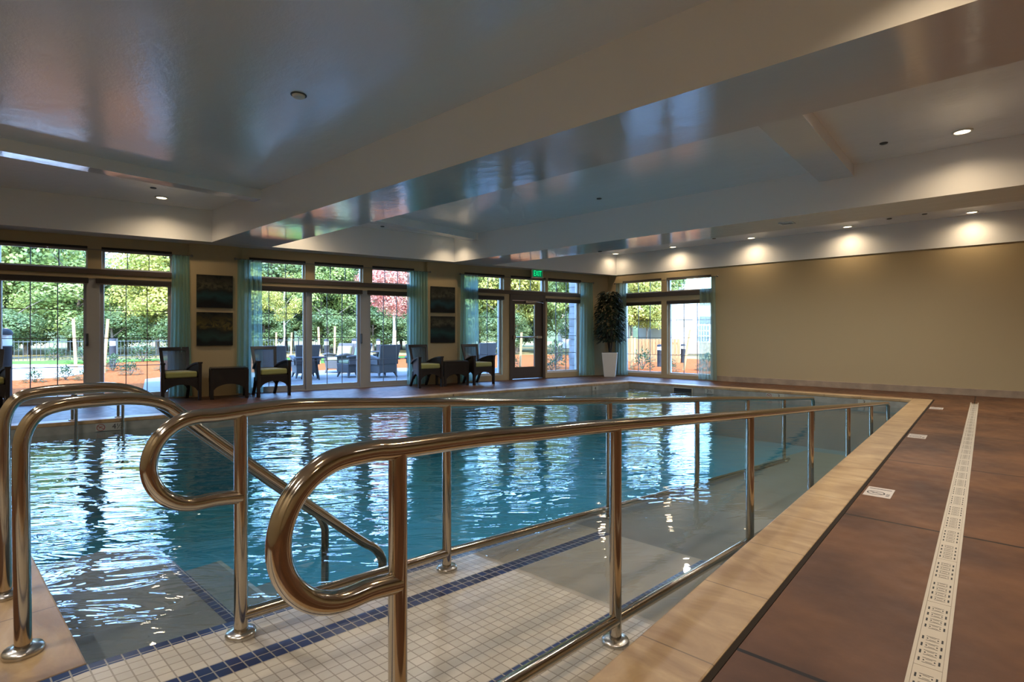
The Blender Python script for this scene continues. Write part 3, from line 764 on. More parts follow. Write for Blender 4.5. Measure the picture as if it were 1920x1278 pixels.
def leafblade(mb, base, dr, ln, wd, up=Vector((0,0,1)), droop=.3):
    dr = dr.normalized(); sd = dr.cross(up)
    if sd.length < .05: sd = Vector((1,0,0))
    sd.normalize(); nn = sd.cross(dr)
    b_ = Vector(base); vs = [b_]
    for u,wf in ((.3,.9),(.62,1),(.85,.55)):
        c_ = b_ + dr*ln*u - up*droop*ln*u*u
        vs += [c_ - sd*wd*wf*.5 + nn*wd*.12, c_ - nn*.0, c_ + sd*wd*wf*.5 + nn*wd*.12]
    vs.append(b_ + dr*ln - up*droop*ln)
    f_ = [(0,2,1),(0,3,2),(1,2,5,4),(2,3,6,5),(4,5,8,7),(5,6,9,8),(7,8,10),(8,9,10)]
    mb.add(vs, f_)
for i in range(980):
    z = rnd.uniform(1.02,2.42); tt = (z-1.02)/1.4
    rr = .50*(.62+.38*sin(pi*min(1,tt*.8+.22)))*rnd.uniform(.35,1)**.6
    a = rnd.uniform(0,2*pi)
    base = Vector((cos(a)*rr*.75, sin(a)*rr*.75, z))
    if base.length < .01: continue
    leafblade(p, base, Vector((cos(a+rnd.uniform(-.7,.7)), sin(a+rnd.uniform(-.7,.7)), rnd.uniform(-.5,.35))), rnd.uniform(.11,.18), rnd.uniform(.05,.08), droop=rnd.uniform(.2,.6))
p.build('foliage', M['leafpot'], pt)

# ------------------------------------------------------------------ ramp handrails
def bez(pts, n=10):
    """smooth poly line: Catmull-Rom through pts"""
    P_ = [Vector(q_) for q_ in pts]; out = []
    for i in range(len(P_)-1):
        p0 = P_[max(i-1,0)]; p1 = P_[i]; p2 = P_[i+1]; p3 = P_[min(i+2,len(P_)-1)]
        for k in range(n):
            t_ = k/n
            out.append(.5*((2*p1) + (p2-p0)*t_ + (2*p0-5*p1+4*p2-p3)*t_*t_ + (3*p1-p0-3*p2+p3)*t_**3))
    out.append(P_[-1]); return out
def ramp_rail(x, ytops, posts, loop, lows, label, endy):
    y0 = posts[0][0]; base = Vector((x,y0,rampz(y0)+.003))
    e = empty('handrail', base); tag(e, label, 'handrail', 'ramp handrails')
    cy, cz, rad, zlow = loop
    pts = [(x,y0,zlow-.012),(x,cy+.06,zlow)]
    for k in range(13):
        a = -pi/2 - pi*k/12; pts.append((x, cy+rad*cos(a), cz+rad*sin(a)))
    body = bez(pts,4)[:-1]
    body += bez([pts[-1]] + [(x,y,z) for y,z in ytops], 8)
    m_ = MB(); m_.tube(body,.0285,18); m_.build('top_rail', M['steel'], e, origin=base)
    m_ = MB(); m_.tube([(x,y,z) for y,z in lows],.0255,14); m_.build('lower_rail', M['steel'], e, origin=base)
    for i,(y,zt) in enumerate(posts):
        zb = rampz(y)+.003
        m_ = MB(); m_.tube([(x,y,zb),(x,y,zt)],.0262,16); po = m_.build('post', M['steel'], e, origin=base)
        m_ = MB(); m_.lathe([(.058,0),(.060,.012),(.055,.022),(.030,.026)], x, y, 24)
        m_.v = [(a,b_,c_+zb) for a,b_,c_ in m_.v]
        m_.build('flange', M['steel2'], po, origin=base)
    return e
def zl(pts):   # interpolate
    def f_(y):
        for (a,za),(b_,zb) in zip(pts, pts[1:]):
            if y <= b_: return za+(zb-za)*(y-a)/(b_-a)
        return pts[-1][1]
    return f_
NT = [(.80,.895),(.873,.888),(1.19,.872),(1.50,.846),(2.0,.808),(3.757,.657),(5.44,.518),(7.19,.368),(8.83,.228),(10.35,.095),(10.50,.06),(10.56,-.02),(10.57,-.5)]
fz = zl(NT)
ramp_rail(-1.2, NT, [(y,fz(y)) for y in (.873,2.015,3.77,5.44,7.19,8.83)], (.725,.715,.180,.535), [(.873,.065),(2.0,-.034),(9.0,-.70)], 'polished steel ramp handrail nearest the coping, with a looped end', 10)
LT = [(.80,.878),(.88,.882),(1.06,.889),(1.3,.874),(2.0,.812),(3.745,.660),(5.505,.512),(7.0,.385),(8.7,.232),(10.35,.095),(10.50,.06),(10.56,-.02),(10.57,-.5)]
fz = zl(LT)
ramp_rail(-2.29, LT, [(y,fz(y)) for y in (.885,2.003,3.745,5.505,7.1,8.75)], (.73,.713,.168,.545), [(.885,.045),(2.0,-.04),(9.0,-.73)], 'polished steel ramp handrail on the pool side, with a looped end', 10)

def stair_rail(x, pts, label):
    e = empty('stair_rail', (x,pts[0][0],.004)); tag(e, label, 'handrail', 'stair handrails')
    base = e.location.copy()
    m_ = MB(); m_.tube(bez([(x,y,z) for y,z in pts], 7),.0262,16); m_.build('rail', M['steel'], e, origin=base)
    m_ = MB(); m_.lathe([(.062,0),(.064,.012),(.058,.022),(.030,.027)], x, pts[0][0], 24); m_.v = [(a,b_,c_+.004) for a,b_,c_ in m_.v]
    m_.build('flange', M['steel2'], e, origin=base)
stair_rail(-2.70, [(.262,.004),(.258,.4),(.256,.70),(.262,.82),(.300,.895),(.37,.925),(.50,.932),(.62,.926),(.72,.895),(.80,.83),(.93,.705),(1.35,.325),(1.70,.015),(1.79,-.055),(1.845,-.13),(1.855,-.22),(1.855,-.7)], 'polished steel stair handrail standing nearest on the left coping')
stair_rail(-3.34, [(.262,.004),(.258,.4),(.256,.70),(.262,.82),(.300,.90),(.38,.928),(.55,.934),(.68,.926),(.78,.89),(.87,.82),(.99,.71),(1.38,.355),(1.70,.065),(1.785,-.01),(1.83,-.10),(1.835,-.20),(1.835,-.7)], 'polished steel stair handrail behind the nearest one, at the left edge')

# ladder grab rails on the far edge of the pool
for k,y in enumerate((1.43,1.93)):
    x = poolx(y)
    e = empty('grab_rail', (x-.13,y,.004)); b_ = e.location.copy()
    m_ = MB(); m_.tube(bez([(x-.13,y,.004),(x-.13,y,.2),(x-.12,y,.34),(x-.02,y,.40),(x+.10,y,.36),(x+.13,y,.24),(x+.13,y,-.1),(x+.13,y,-.9)],6),.019,12)
    m_.build('rail', M['steel'], e, origin=b_)
    m_ = MB(); m_.lathe([(.045,0),(.045,.012),(.022,.018)], x-.13, y, 18); m_.v = [(p_[0],p_[1],p_[2]+.004) for p_ in m_.v]; m_.build('flange', M['steel2'], e, origin=b_)
    tag(e, ('left','right')[k] + ' short steel ladder rail on the far edge of the pool', 'grab rail', 'ladder rails')

# ------------------------------------------------------------------ depth markers
def circle_ring(mb, r0, r1, z, cx=0, cy=0, n=28):
    vs = []; fs = []
    for k in range(n):
        a = 2*pi*k/n; vs += [(cx+r0*cos(a),cy+r0*sin(a),z),(cx+r1*cos(a),cy+r1*sin(a),z)]
    for k in range(n): j = (k+1) % n; fs.append((2*k,2*k+1,2*j+1,2*j))
    mb.add(vs, fs)
def no_diving(mb, r, cx, cy, z):
    circle_ring(mb, r*.84, r, z, cx, cy)
    a = R(-35); d_ = Vector((cos(a),sin(a),0)); n_ = Vector((-d_.y,d_.x,0)); c_ = Vector((cx,cy,z))
    mb.add([c_-d_*r*.9-n_*r*.07, c_+d_*r*.9-n_*r*.07, c_+d_*r*.9+n_*r*.07, c_-d_*r*.9+n_*r*.07], [(0,1,2,3)])
def diver(mb, r, cx, cy, z):
    mb.lathe([(r*.12,0),(0,.0001)], cx-r*.3, cy-r*.1, 10); n = len(mb.v)
    mb.v = mb.v[:n-20] + [(a,b_,c_+z) for a,b_,c_ in mb.v[n-20:]]
    mb.add([(cx-r*.2,cy-r*.1,z),(cx+r*.2,cy+r*.28,z),(cx+r*.12,cy+r*.4,z),(cx-r*.28,cy+.0,z)], [(0,1,2,3)])
    mb.add([(cx+r*.2,cy+r*.28,z),(cx+r*.55,cy+r*.2,z),(cx+r*.55,cy+r*.3,z),(cx+r*.12,cy+r*.4,z)], [(0,1,2,3)])
dm = None
for k,(y,lab) in enumerate(((4.87,'nearest'),(7.86,'middle'),(11.05,'farthest'))):
    e = empty('depth_marker', (-.61,y,0)); tag(e, lab + ' white no diving marker tile set in the brown deck', 'marker tile', 'no diving tiles in the deck')
    m_ = MB(); m_.box(-.085,.085,-.145,.145,-.01,.002); m_.build('tile', M['markw'], e)
    m_ = MB(); m_.box(-.07,.07,.085,.10,.0022,.0026)
    no_diving(m_, .058, -.015, -.035, .0026); diver(m_, .058, -.015, -.035, .0026)
    for q_ in range(4): m_.box(.05,.072,-.10+.022*q_,-.092+.022*q_,.0022,.0026)
    m_.build('printing', M['ink'], e)
fd = Vector((2.77,11.74,0)).normalized(); fa = math.atan2(fd.y, fd.x)
def wall_marker(p_, ang, body, lab, sign=True):
    e = empty('depth_marker', p_, ang); tag(e, lab, 'depth marker')
    m_ = MB(); m_.box(-.15 if sign else 0,.20,-.010,.002,-.052,.052); m_.build('tile', M['markb'], e)
    m_ = MB()
    if sign:
        mm = MB(); no_diving(mm,.048,-.09,0,0); diver(mm,.048,-.09,0,0)
        m_ = MB(); m_.add([(a,-.0135,b_) for a,b_,c_ in mm.v], mm.f); m_.build('no_diving_sign', M['redink'], e)
    if body: text_obj('digits', body, .105, M['ink'], e, (.10,-.0135,0), (R(90),0,0), .9)
y = 1.80; wall_marker(Vector((poolx(y)+.004,y,-.108)), fa, '4½', 'no diving sign and 4½ depth marker on the far pool wall')
y = 10.9; wall_marker(Vector((poolx(y)+.004,y,-.108)), fa, '4', 'depth marker on the far pool wall near the corner', False)
wall_marker(Vector((-4.86,12.148,-.108)), 0, '3½', '3½ depth marker on the end pool wall right of the skimmer', False)
wall_marker(Vector((-3.38,12.148,-.108)), 0, '3', 'no diving sign and 3 depth marker on the end pool wall')
wall_marker(Vector((-1.86,12.148,-.108)), 0, '3', 'single 3 depth marker on the end pool wall near the ramp', False)
m_ = MB(); m_.box(-.24,.24,-.014,0,-.075,.045); sk = m_.build('skimmer', M['beigeplastic'], loc=(-5.40,12.15,-.11)); tag(sk, 'dark skimmer opening in the end wall of the pool', 'skimmer')
m_ = MB(); m_.box(-.22,.22,-.017,-.013,-.06,.03); m_.build('opening', M['black'], sk)

# ------------------------------------------------------------------ trench drain along the deck
td = empty('trench_drain', (-.158,5.0,0)); tag(td, 'long narrow cream trench drain running along the brown deck', 'drain')
y0,y1 = 1.2,12.4
m_ = MB(); m_.box(-.054,-.042,y0-5,y1-5,-.02,.004); m_.box(.042,.054,y0-5,y1-5,-.02,.004); m_.build('edge_frame', M['beigeplastic'], td)
seg = .61; n = int((y1-y0)/seg)
gm = bm_ = None
g = MB(); g.box(-.041,.041,.0015,seg-.0015,-.015,.003)
g.mi = 1
for half in (0,1):
    for i in range(4):
        yy = .048 + half*.30 + i*.062
        for xx in (-.033,.027): g.box(xx,xx+.006,yy-.014,yy+.014,.0025,.0034)
        for xx in (-.018,.0145): g.box(xx,xx+.0045,yy-.004,yy+.004,.0025,.0034)
        g.box(-.020,.020,yy+.017,yy+.0195,.0025,.0034); g.box(-.020,.020,yy-.0195,yy-.017,.0025,.0034)
        g.box(-.010,.010,yy+.009,yy+.011,.0025,.0034); g.box(-.010,.010,yy-.011,yy-.009,.0025,.0034)
g0 = g.build('grate', [M['beigeplastic'],M['black']], td, loc=(0,y0-5,0))
for i in range(1,n):
    c_ = g0.copy(); C.objects.link(c_); c_.parent = td; c_.location = (0,y0-5+seg*i,0)

# ------------------------------------------------------------------ ceiling fittings and lamps, some added unseen for fill
WARM = (1,.75,.47); NEUT = (1,.945,.87)
lens = P('lamp_lens', (1,.9,.7), .4, emit=(1,.80,.52), estr=5)
def lamp(x, y, z, power, ang=110):
    l = bpy.data.lights.new('downlight_beam', 'SPOT'); l.energy = power; l.color = WARM if power < 110 else NEUT; l.spot_size = R(ang); l.spot_blend = 1.0; l.shadow_soft_size = .06
    o = bpy.data.objects.new('downlight_beam', l); C.objects.link(o); return o
def downlight(x, y, z, power, label, ang=120):
    e = empty('downlight', (x,y,z)); tag(e, label, 'ceiling light', 'recessed downlights')
    m_ = MB(); m_.lathe([(.078,0),(.075,-.012),(.098,-.010),(.10,0)], 0, 0, 28, caps=False); m_.build('trim_ring', M['white'], e)
    m_ = MB(); m_.lathe([(.0,-.008),(.078,-.0085)], 0, 0, 28); m_.build('lens', lens, e)
    o = lamp(x,y,z,power,ang); o.parent = e; o.location = (0,0,-.03)
PB = 1.0
for x,lab in ((-8.0,'first downlight from the window corner in the row by the back wall'),(-6.25,'second downlight from the window corner in the row by the back wall'),(-4.25,'third downlight from the window corner in the row by the back wall'),(-2.25,'fourth downlight from the window corner in the row by the back wall'),(-.21,'fifth downlight from the window corner in the row by the back wall'),(1.8,'downlight at the far right of the row by the back wall, out of frame')):
    downlight(x,13.44,ZT,(18 if x == -8.0 else 36)*PB,lab,ang=164)
for x,y,p_,lab in ((-10.52,2.77,61,'downlight in the left tray above the first canvases'),(-10.75,.2,70,'downlight in the left tray beyond the left edge'),
      (-.21,8.03,51,'large downlight in the right hand tray'),(1.9,8.03,150,'added fill downlight at the right end of the middle tray'),  # right end lamp added out of frame to brighten the room
      (-9.25,8.25,40,'downlight tucked into the far corner of the middle tray'),(-10.0,5.0,45,'downlight tucked beside the nearest beam in the middle tray'),
      (-.2,5.2,151,'fill downlight added behind the nearest beam on the right'),(1.9,5.2,160,'second fill downlight added behind the nearest beam on the right'),  # both added out of sight behind the beam for fill
      (-.2,3.1,90,'downlight in front of the nearest beam above the drain'),(1.9,3.1,160,'added fill downlight in front of the nearest beam on the right'),  # the right hand one is added out of frame for brightness
      (-.2,.3,40,'added fill downlight overhead near the camera'),(1.9,.3,100,'added fill downlight overhead right of the camera'),(-.2,-1.6,171,'fill downlight added behind the camera'),(1.9,-1.6,171,'fill downlight added behind the camera on the right'),(-3.0,-1.6,171,'fill downlight added behind the camera over the ramp head'),(-6.0,-1.6,171,'fill downlight added behind the camera over the left deck'),(-9.0,-1.6,171,'fill downlight added behind the camera in the left corner'),  # unseen lamps added around the camera as room fill
      (1.9,11.0,180,'added fill downlight at the right end of the back tray'),  # added out of frame to lift the back of the room
      (-8.0,5.35,111,'first added fill downlight from the windows in the row hidden behind the nearest beam'),(-6.0,5.35,151,'second added fill downlight from the windows in the row hidden behind the nearest beam'),(-4.0,5.35,151,'third added fill downlight from the windows in the row hidden behind the nearest beam'),(-2.2,5.35,151,'fourth added fill downlight from the windows in the row hidden behind the nearest beam'),  # row added out of sight to lift ambient light over the pool
      (-6.8,11.0,101,'first added fill downlight from the windows in the row hidden behind the farther beam'),(-4.8,11.0,121,'second added fill downlight from the windows in the row hidden behind the farther beam'),(-2.8,11.0,151,'third added fill downlight from the windows in the row hidden behind the farther beam'),(-.8,11.0,191,'fourth added fill downlight from the windows in the row hidden behind the farther beam'),  # another unseen row, added to lift pool and back wall
      (-.9,6.1,121,'added fill downlight hidden behind the nearest beam above the coping'),(-1.0,10.3,121,'added fill downlight hidden behind the farther beam above the coping'),  # pair added out of sight to light the far coping
      (-3.4,.55,111,'added fill downlight overhead between the camera and the stair rails'),(-6.2,-.4,191,'added fill downlight above the left deck outside the frame')):  # added above the frame to light the left of the pool
    downlight(x,y,ZT,p_*PB,lab,ang=(158 if p_ % 10 else 120))
def ceiling_disc(name, x, y, z, r, h, mat, label, cat):
    m_ = MB(); m_.lathe([(.0,-h),(r*.7,-h),(r*.95,-h*.6),(r,0)], 0, 0, 22); o = m_.build(name, mat, loc=(x,y,z)); tag(o, label, cat)
    return o
sm = ceiling_disc('smoke_detector', -5.02,2.48,ZT,.062,.03,M['white'],'white smoke detector on the big glossy tray','smoke detector')
m_ = MB(); m_.lathe([(.075,-.006),(.075,0)],0,0,22); m_.build('base_ring', M['darkgrey'], sm)
for x,y,z,lab in ((-.94,7.88,ZT,'dark sprinkler cap in the right hand tray'),(-4.98,7.82,ZT,'dark sprinkler cap at the far side of the middle tray'),(-9.93,2.50,ZT,'dark sprinkler cap beside the left downlight'),
        (-9.76,6.70,ZT,'left dark sprinkler cap beside the window soffit of the middle tray'),(-9.87,7.74,ZT,'right dark sprinkler cap beside the window soffit of the middle tray'),(-4.96,12.95,ZT,'small dark sprinkler cap between downlights by the back wall'),
        (-1.47,13.1,ZT,'left dark sprinkler cap near the right end of the back wall'),(-.90,13.04,ZT,'right dark sprinkler cap near the right end of the back wall'),(-6.06,9.55,ZS,'dark sprinkler cap under the farther beam')):
    ceiling_disc('sprinkler_cap', x, y, z, .045, .014, M['darkgrey'], lab, 'sprinkler')
m_ = MB()
m_.box(-.10,.10,-.10,.10,-.008,.0)
v_ = m_.build('ceiling_vent', M['soffit'], loc=(-2.34,9.09,ZS)); tag(v_, 'small slotted vent under the farther beam', 'vent')
m_ = MB(); m_.box(-.085,.085,-.055,-.02,-.010,-.006); m_.box(-.085,.085,.03,.065,-.010,-.006); m_.build('slot', M['darkgrey'], v_)
# ------------------------------------------------------------------ the garden outside
G = -.05
def og(s, o): p = PL + D*s - NIN*o; return (p.x, p.y)      # a plan point: s along the window wall, o metres outside it
def slab(name, poly, z0, z1, mat, label=None):
    m_ = MB(); m_.prism(poly, z0, z1); return struct(m_.build(name, mat), label)
m_ = MB(); gi = [(wallx(YN)-.3,YN-.25),(XE+.25,YN-.25),(XE+.25,YR+.26),(wallx(YR)-.3,YR+.26)]; go_ = [(-600,-400),(300,-400),(300,600),(-600,600)]
for i in range(4): j = (i+1) % 4; m_.prism([go_[i],go_[j],gi[j],gi[i]], -.5, -.10)
struct(m_.build('garden_ground', M['field']), 'dry grass field beyond the fence')
slab('mulch_bed', [og(-16,.24),og(13.3,.24),(-8.6,14.02),(6,14.02),(6,27),(-20,27),og(12,20.5),og(-16,21)], -.3, G-.02, M['mulch'], 'orange bark mulch planting beds')
slab('patio', [og(1.9,.24),og(12.6,.24),og(12.6,5.2),og(9.5,7.0),og(2.6,7.4),og(1.7,6.0)], -.3, G+.012, M['patio'], 'concrete patio outside the sliding doors')
slab('garden_path', [og(-14,7.6),og(-2.2,7.2),og(-.4,8.6),og(.2,11.5),og(-1.0,16.5),og(-5,19.3),og(-16,19.3)], -.3, G-.008, M['path'], 'pale curved concrete garden path')
slab('lawn', [og(-16,19.3),og(-5,19.3),og(-1.2,17.2),og(1.0,18.6),og(4,21.2),og(-16,21.8)], -.3, G-.004, M['lawn'], 'strip of green lawn by the fence')
slab('lawn', [og(6.8,12.4),og(9.8,12.6),og(14,17),og(12,19.5),og(6,19)], -.3, G-.004, M['lawn'], 'green lawn beyond the patio mulch')
slab('roof_slab', [(wallx(YN)-.9,YN-.8),(XE+.9,YN-.8),(XE+.9,YR+.9),(wallx(YR)-.9,YR+.9)], 4.05, 4.3, M['roofing'])

# iron picket fence
fe = empty('iron_fence', (*og(0,22),G)); tag(fe, 'black iron picket fence running behind the garden', 'fence')
b_ = Vector((*og(0,22),0))
def along(mb, s0_, s1_, o0, o1, z0, z1, th=.03):
    a = Vector((*og(s0_,o0),0)); c_ = Vector((*og(s1_,o1),0)); d_ = (c_-a).normalized(); n_ = Vector((-d_.y,d_.x,0))*th/2
    mb.hexa([(*(a-n_).xy,z0),(*(c_-n_).xy,z0),(*(c_+n_).xy,z0),(*(a+n_).xy,z0),(*(a-n_).xy,z1),(*(c_-n_).xy,z1),(*(c_+n_).xy,z1),(*(a+n_).xy,z1)])
def fo(s): return 22 + .32*max(0,s)
m_ = MB()
for z in (.10,.88): along(m_, -10, 14, fo(-10), fo(0) if False else fo(14), z, z+.035)
m_.build('rail', M['iron'], fe, origin=b_)
def fline(s): u = (s+10)/24; return fo(-10)+(fo(14)-fo(-10))*u
m_ = MB()
i = 0
s = -10
while s < 14:
    x,y = og(s,fline(s)); m_.box(x-.010,x+.010,y-.010,y+.010,G,.96); s += .16
o_ = m_.build('picket', M['iron'], fe, origin=b_); o_['kind'] = 'stuff'
for k in range(11):
    s = -10+2.4*k; x,y = og(s,fline(s)); m_ = MB(); m_.box(x-.035,x+.035,y-.035,y+.035,G-.1,1.08); m_.build('post', M['iron'], fe, origin=b_)

# cedar board fence seen through the corner windows
cf = empty('board_fence', (-12.5,21.5,G)); tag(cf, 'orange cedar board fence seen past the stone pillar', 'fence'); b_ = Vector((-12.5,21.5,0))
m_ = MB()
for k in range(34):
    x = -15.5+k*.155; y = 21.6+(x+15.5)*.22; m_.box(x,x+.145,y,y+.02,G,1.05)
m_.build('board_panel', M['cedar'], cf, origin=b_)
m_ = MB(); m_.hexa([(-15.5,21.63,.8),(-10.3,22.78,.8),(-10.3,22.82,.8),(-15.5,21.67,.8),(-15.5,21.63,.9),(-10.3,22.78,.9),(-10.3,22.82,.9),(-15.5,21.67,.9)]); m_.build('rail', M['cedar'], cf, origin=b_)

# bollard lights
def make_bollard():
    t = empty('bollard_light', (0,0,0))
    m_ = MB(); m_.lathe([(.10,0),(.10,.80),(.105,.81),(.105,.83),(.0,.83)]); m_.build('shaft', M['slate'], t)
    m_ = MB(); m_.lathe([(.098,.83),(.098,1.02)]); m_.build('lens', M['lantern'], t)
    m_ = MB(); m_.lathe([(.085,.83),(.03,.93),(.03,1.02)],0,0,16); m_.build('reflector', M['white'], t)
    m_ = MB(); m_.lathe([(.112,1.01),(.112,1.05),(.09,1.09),(.045,1.115),(0,1.12)]); m_.build('cap', M['slate'], t)
    return t
bo = make_bollard()
for i,(x,y,h,lab) in enumerate((
    (-15.18,1.18,1.40,'big bollard light close outside at the left edge of the photo'),
    (-24.55,4.87,1.10,'bollard light standing in the mulch left of the first armchair'),
    (-22.26,12.29,1.03,'left bollard light between the wooden stakes beyond the patio'),
    (-20.43,12.58,1.06,'bollard light just above the pale outdoor armchair in the middle doors'),
    (-22.22,15.01,1.02,'bollard light below the red tree'),
    (-15.09,20.04,.90,'left one of two close bollard lights right of the exit door'),
    (-15.56,20.96,.95,'right one of two close bollard lights right of the exit door'),
    (-9.64,19.55,.84,'bollard light behind the shrub in the left window of the plain wall'),
    (-10.23,23.05,.80,'bollard light in front of the white building'))):
    o = bo if i == 0 else copy_tree(bo); o.location = (x,y,G-.02); o.scale = (h/1.12,)*3 if i == 0 else (1.0,1.0,(h+.05)/1.12)
    tag(o, lab, 'bollard light', 'garden bollards')

# stakes beside young trees
def stake(x, y, h, lean, lab):
    m_ = MB(); m_.tube([(0,0,0),(lean*.5,lean*.3,h*.5),(lean,lean*.6,h)],.045,8); o = m_.build('tree_stake', M['woodstake'], loc=(x,y,G-.02))
    tag(o, lab, 'wooden stake', 'garden stakes')
for x,y,h,l,lab in ((-22.76,3.52,1.80,-.10,'wooden stake leaning in the left door pane before the grey post'),(-21.7,4.07,1.78,.14,'wooden stake right of the left grey door post'),(-27.57,2.18,1.52,.03,'wooden stake above the big bollard at the left edge'),
    (-25.94,11.68,1.38,0,'left stake of the pale young tree in the middle bay'),(-26.39,12.62,1.38,.05,'right stake of the pale young tree in the middle bay'),(-21.54,11.59,1.60,-.06,'left wooden stake in the centre sliding pane'),(-20.61,11.75,1.62,.02,'right wooden stake in the centre sliding pane'),
    (-21.72,15.66,1.48,0,'short wooden stake beside the red tree'),(-13.11,15.11,1.35,.05,'wooden stake seen through the exit door glass'),(-9.98,17.91,1.22,0,'left thin stake just right of the potted tree'),(-11.87,21.59,1.15,0,'second thin stake just right of the potted tree'),(-8.05,18.17,1.46,.20,'leaning stake before the white building')):
    stake(x,y,h,l,lab)

# ---- trees
def crown_mesh(name, seed, rx, rz, nclump, nleaf, ls, mat, hollow=.55):
    rnd = random.Random(seed); vs = []; fs = []
    for c_ in range(nclump):
        a = rnd.uniform(0,2*pi); u = rnd.uniform(-1,1); rr = rnd.uniform(.45,1)**.6
        q_ = math.sqrt(1-u*u); cc = Vector((cos(a)*q_*rx*rr*.8, sin(a)*q_*rx*rr*.8, u*rz*rr*.85)); cr = rnd.uniform(.22,.42)*rx
        for k in range(nleaf):
            a2 = rnd.uniform(0,2*pi); u2 = rnd.uniform(-.6,1); q2 = math.sqrt(max(0,1-u2*u2))
            nrm = Vector((cos(a2)*q2, sin(a2)*q2, u2)); p_ = cc + nrm*cr*rnd.uniform(hollow,1.05)
            t1 = nrm.cross(Vector((rnd.uniform(-1,1),rnd.uniform(-1,1),rnd.uniform(-1,1)))).normalized()
            t2 = (nrm + Vector((rnd.uniform(-.7,.7),rnd.uniform(-.7,.7),rnd.uniform(-.7,.7)))).normalized().cross(t1).normalized()
            l_ = ls*rnd.uniform(.6,1.3); b = len(vs)
            vs += [p_-t1*l_*.5, p_+t2*l_*.32, p_+t1*l_*.5-Vector((0,0,l_*.1)), p_-t2*l_*.32]
            fs.append((b,b+1,b+2,b+3))
    me = bpy.data.meshes.new(name); me.from_pydata([tuple(v) for v in vs], [], fs); me.materials.append(mat); me.update(); return me
CM = {}
def crown(kind):
    if kind not in CM:
        spec = {'g':(3,1.0,1.15,46,420,.062,M['leafg']),'y':(4,1.0,1.2,46,420,.06,M['leafy']),'d':(5,1.0,1.5,50,420,.062,M['leafd']),'r':(6,1.0,1.05,40,300,.06,M['leafr']),'b':(8,1.0,.9,30,420,.065,M['leafd']),'p':(9,1.0,1.4,30,220,.075,M['leafy'])}[kind]
        CM[kind] = crown_mesh('crown', *spec)
    return CM[kind]
trunk_cache = {}
def tree(x, y, h, r, kind, lab, group, trunk_mat='trunk', low=.0, name='tree'):
    t = empty(name, (x,y,G-.05)); tag(t, lab, 'tree', group)
    rz_ = (h-low)/2/ (1.15 if kind in 'gy' else 1.3)
    c_ = bpy.data.objects.new('crown', crown(kind)); C.objects.link(c_); c_.parent = t
    zz = {'g':1.3,'y':1.35,'d':1.65,'r':1.2,'b':1.05,'p':1.55}[kind]
    c_.location = (0,0,(h+low)/2); c_.scale = (r,r,(h-low)/2/zz*1.0); c_.rotation_euler.z = random.uniform(0,6.28)
    m_ = MB(); q_ = random.uniform(-.2,.2); tr = max(.03,.035*r)
    m_.tube([(0,0,-.1),(q_*.3,q_*.2,h*.3),(q_*.6,-q_*.3,h*.6),(q_,q_*.2,h*.88)],tr,8,[tr*1.15,tr,tr*.7,tr*.25])
    for k in range(5):
        a = k*2.4+q_*9; z0 = h*(.38+.09*k); L_ = r*.75
        m_.tube([(q_*.5,0,z0),(cos(a)*L_*.5,sin(a)*L_*.5,z0+L_*.45),(cos(a)*L_,sin(a)*L_,z0+L_*.8)],tr*.4,6,[tr*.45,tr*.3,tr*.1])
    m_.build('trunk', M[trunk_mat], t)
    return t
kname = {'g':'leafy mid green tree','y':'yellow green tree','d':'dark green tree','b':'low dark bush'}
TREES = [(-47.2,1.0,9.5,4.2,'y'),(-45.8,4.6,11,4.4,'g'),(-42,6.6,6.3,3.3,'g'),(-38.5,9.9,7.6,2.9,'y'),(-40.2,12.4,10.5,3.8,'g'),(-37.0,13.6,6.6,2.9,'y'),(-39,17.2,9.6,3.6,'d'),(-36.3,19.6,7.8,2.9,'g'),(-37.6,22.6,11,3.6,'d'),(-34.3,24.6,9,3.2,'d'),(-31.5,26.6,10,3.3,'g'),(-27.5,27.2,8.6,3.0,'g'),(-24.6,28.0,9.2,3.0,'y'),(-25.2,32.0,9.6,3.1,'g'),(-21.5,34.5,9.0,3.0,'d'),(-17.5,31.5,7.2,2.5,'y'),(-20.5,40,9,3,'g'),(-14.7,28.1,5.6,1.5,'y'),(-15.4,27.2,6.4,2.1,'y'),(-19.5,28.2,8.0,2.4,'g'),
    (-52,-4,9,4.6,'g'),(-54,8,8,5,'d'),(-50,15,9.5,5,'g'),(-47,22,9.5,5,'d'),(-42,29,9.5,4.6,'d'),(-36,33,10,4.6,'g'),(-50,-1,9,4,'y'),
    (-39.5,3.2,2.8,2.2,'b'),(-38.5,7.6,3.0,2.4,'b'),(-36.5,11.2,3.0,2.2,'b'),(-36.5,15.6,3.2,2.4,'b'),(-33.8,18.8,3.2,2.3,'b'),(-33.5,22.2,3.4,2.3,'b'),(-30.5,23.6,3.2,2.2,'b'),(-27.0,24.8,3.0,2.0,'b'),(-23.6,25.6,3.2,1.9,'b'),(-41.5,-.5,3.2,2.4,'b'),(-18.0,26.6,3.0,1.6,'b'),
    (-58,-6,9,5,'d'),(-60,2,9,5,'d'),(-60,10,9,5,'d'),(-58,19,9,5,'d'),(-54,26,9,5,'d'),(-49,32,9,5,'d'),(-43,38,9,5,'d'),(-34,42,12,4.6,'d'),(-28,46,12,4.6,'d'),
    (-46,-2,4.2,3.2,'b'),(-47,4,4.4,3.2,'b'),(-46,9,4.4,3.2,'b'),(-45,14,4.6,3.2,'b'),(-44,19,4.6,3.2,'b'),(-42,24,4.6,3.2,'b'),(-38,28,4.4,3.0,'b'),(-33,30,4.4,3.0,'b'),(-28,32,4.2,2.8,'b')]
def scr(x, y): Z = -.6667*x+.7453*y; return (.7453*x+.6667*y)/Z
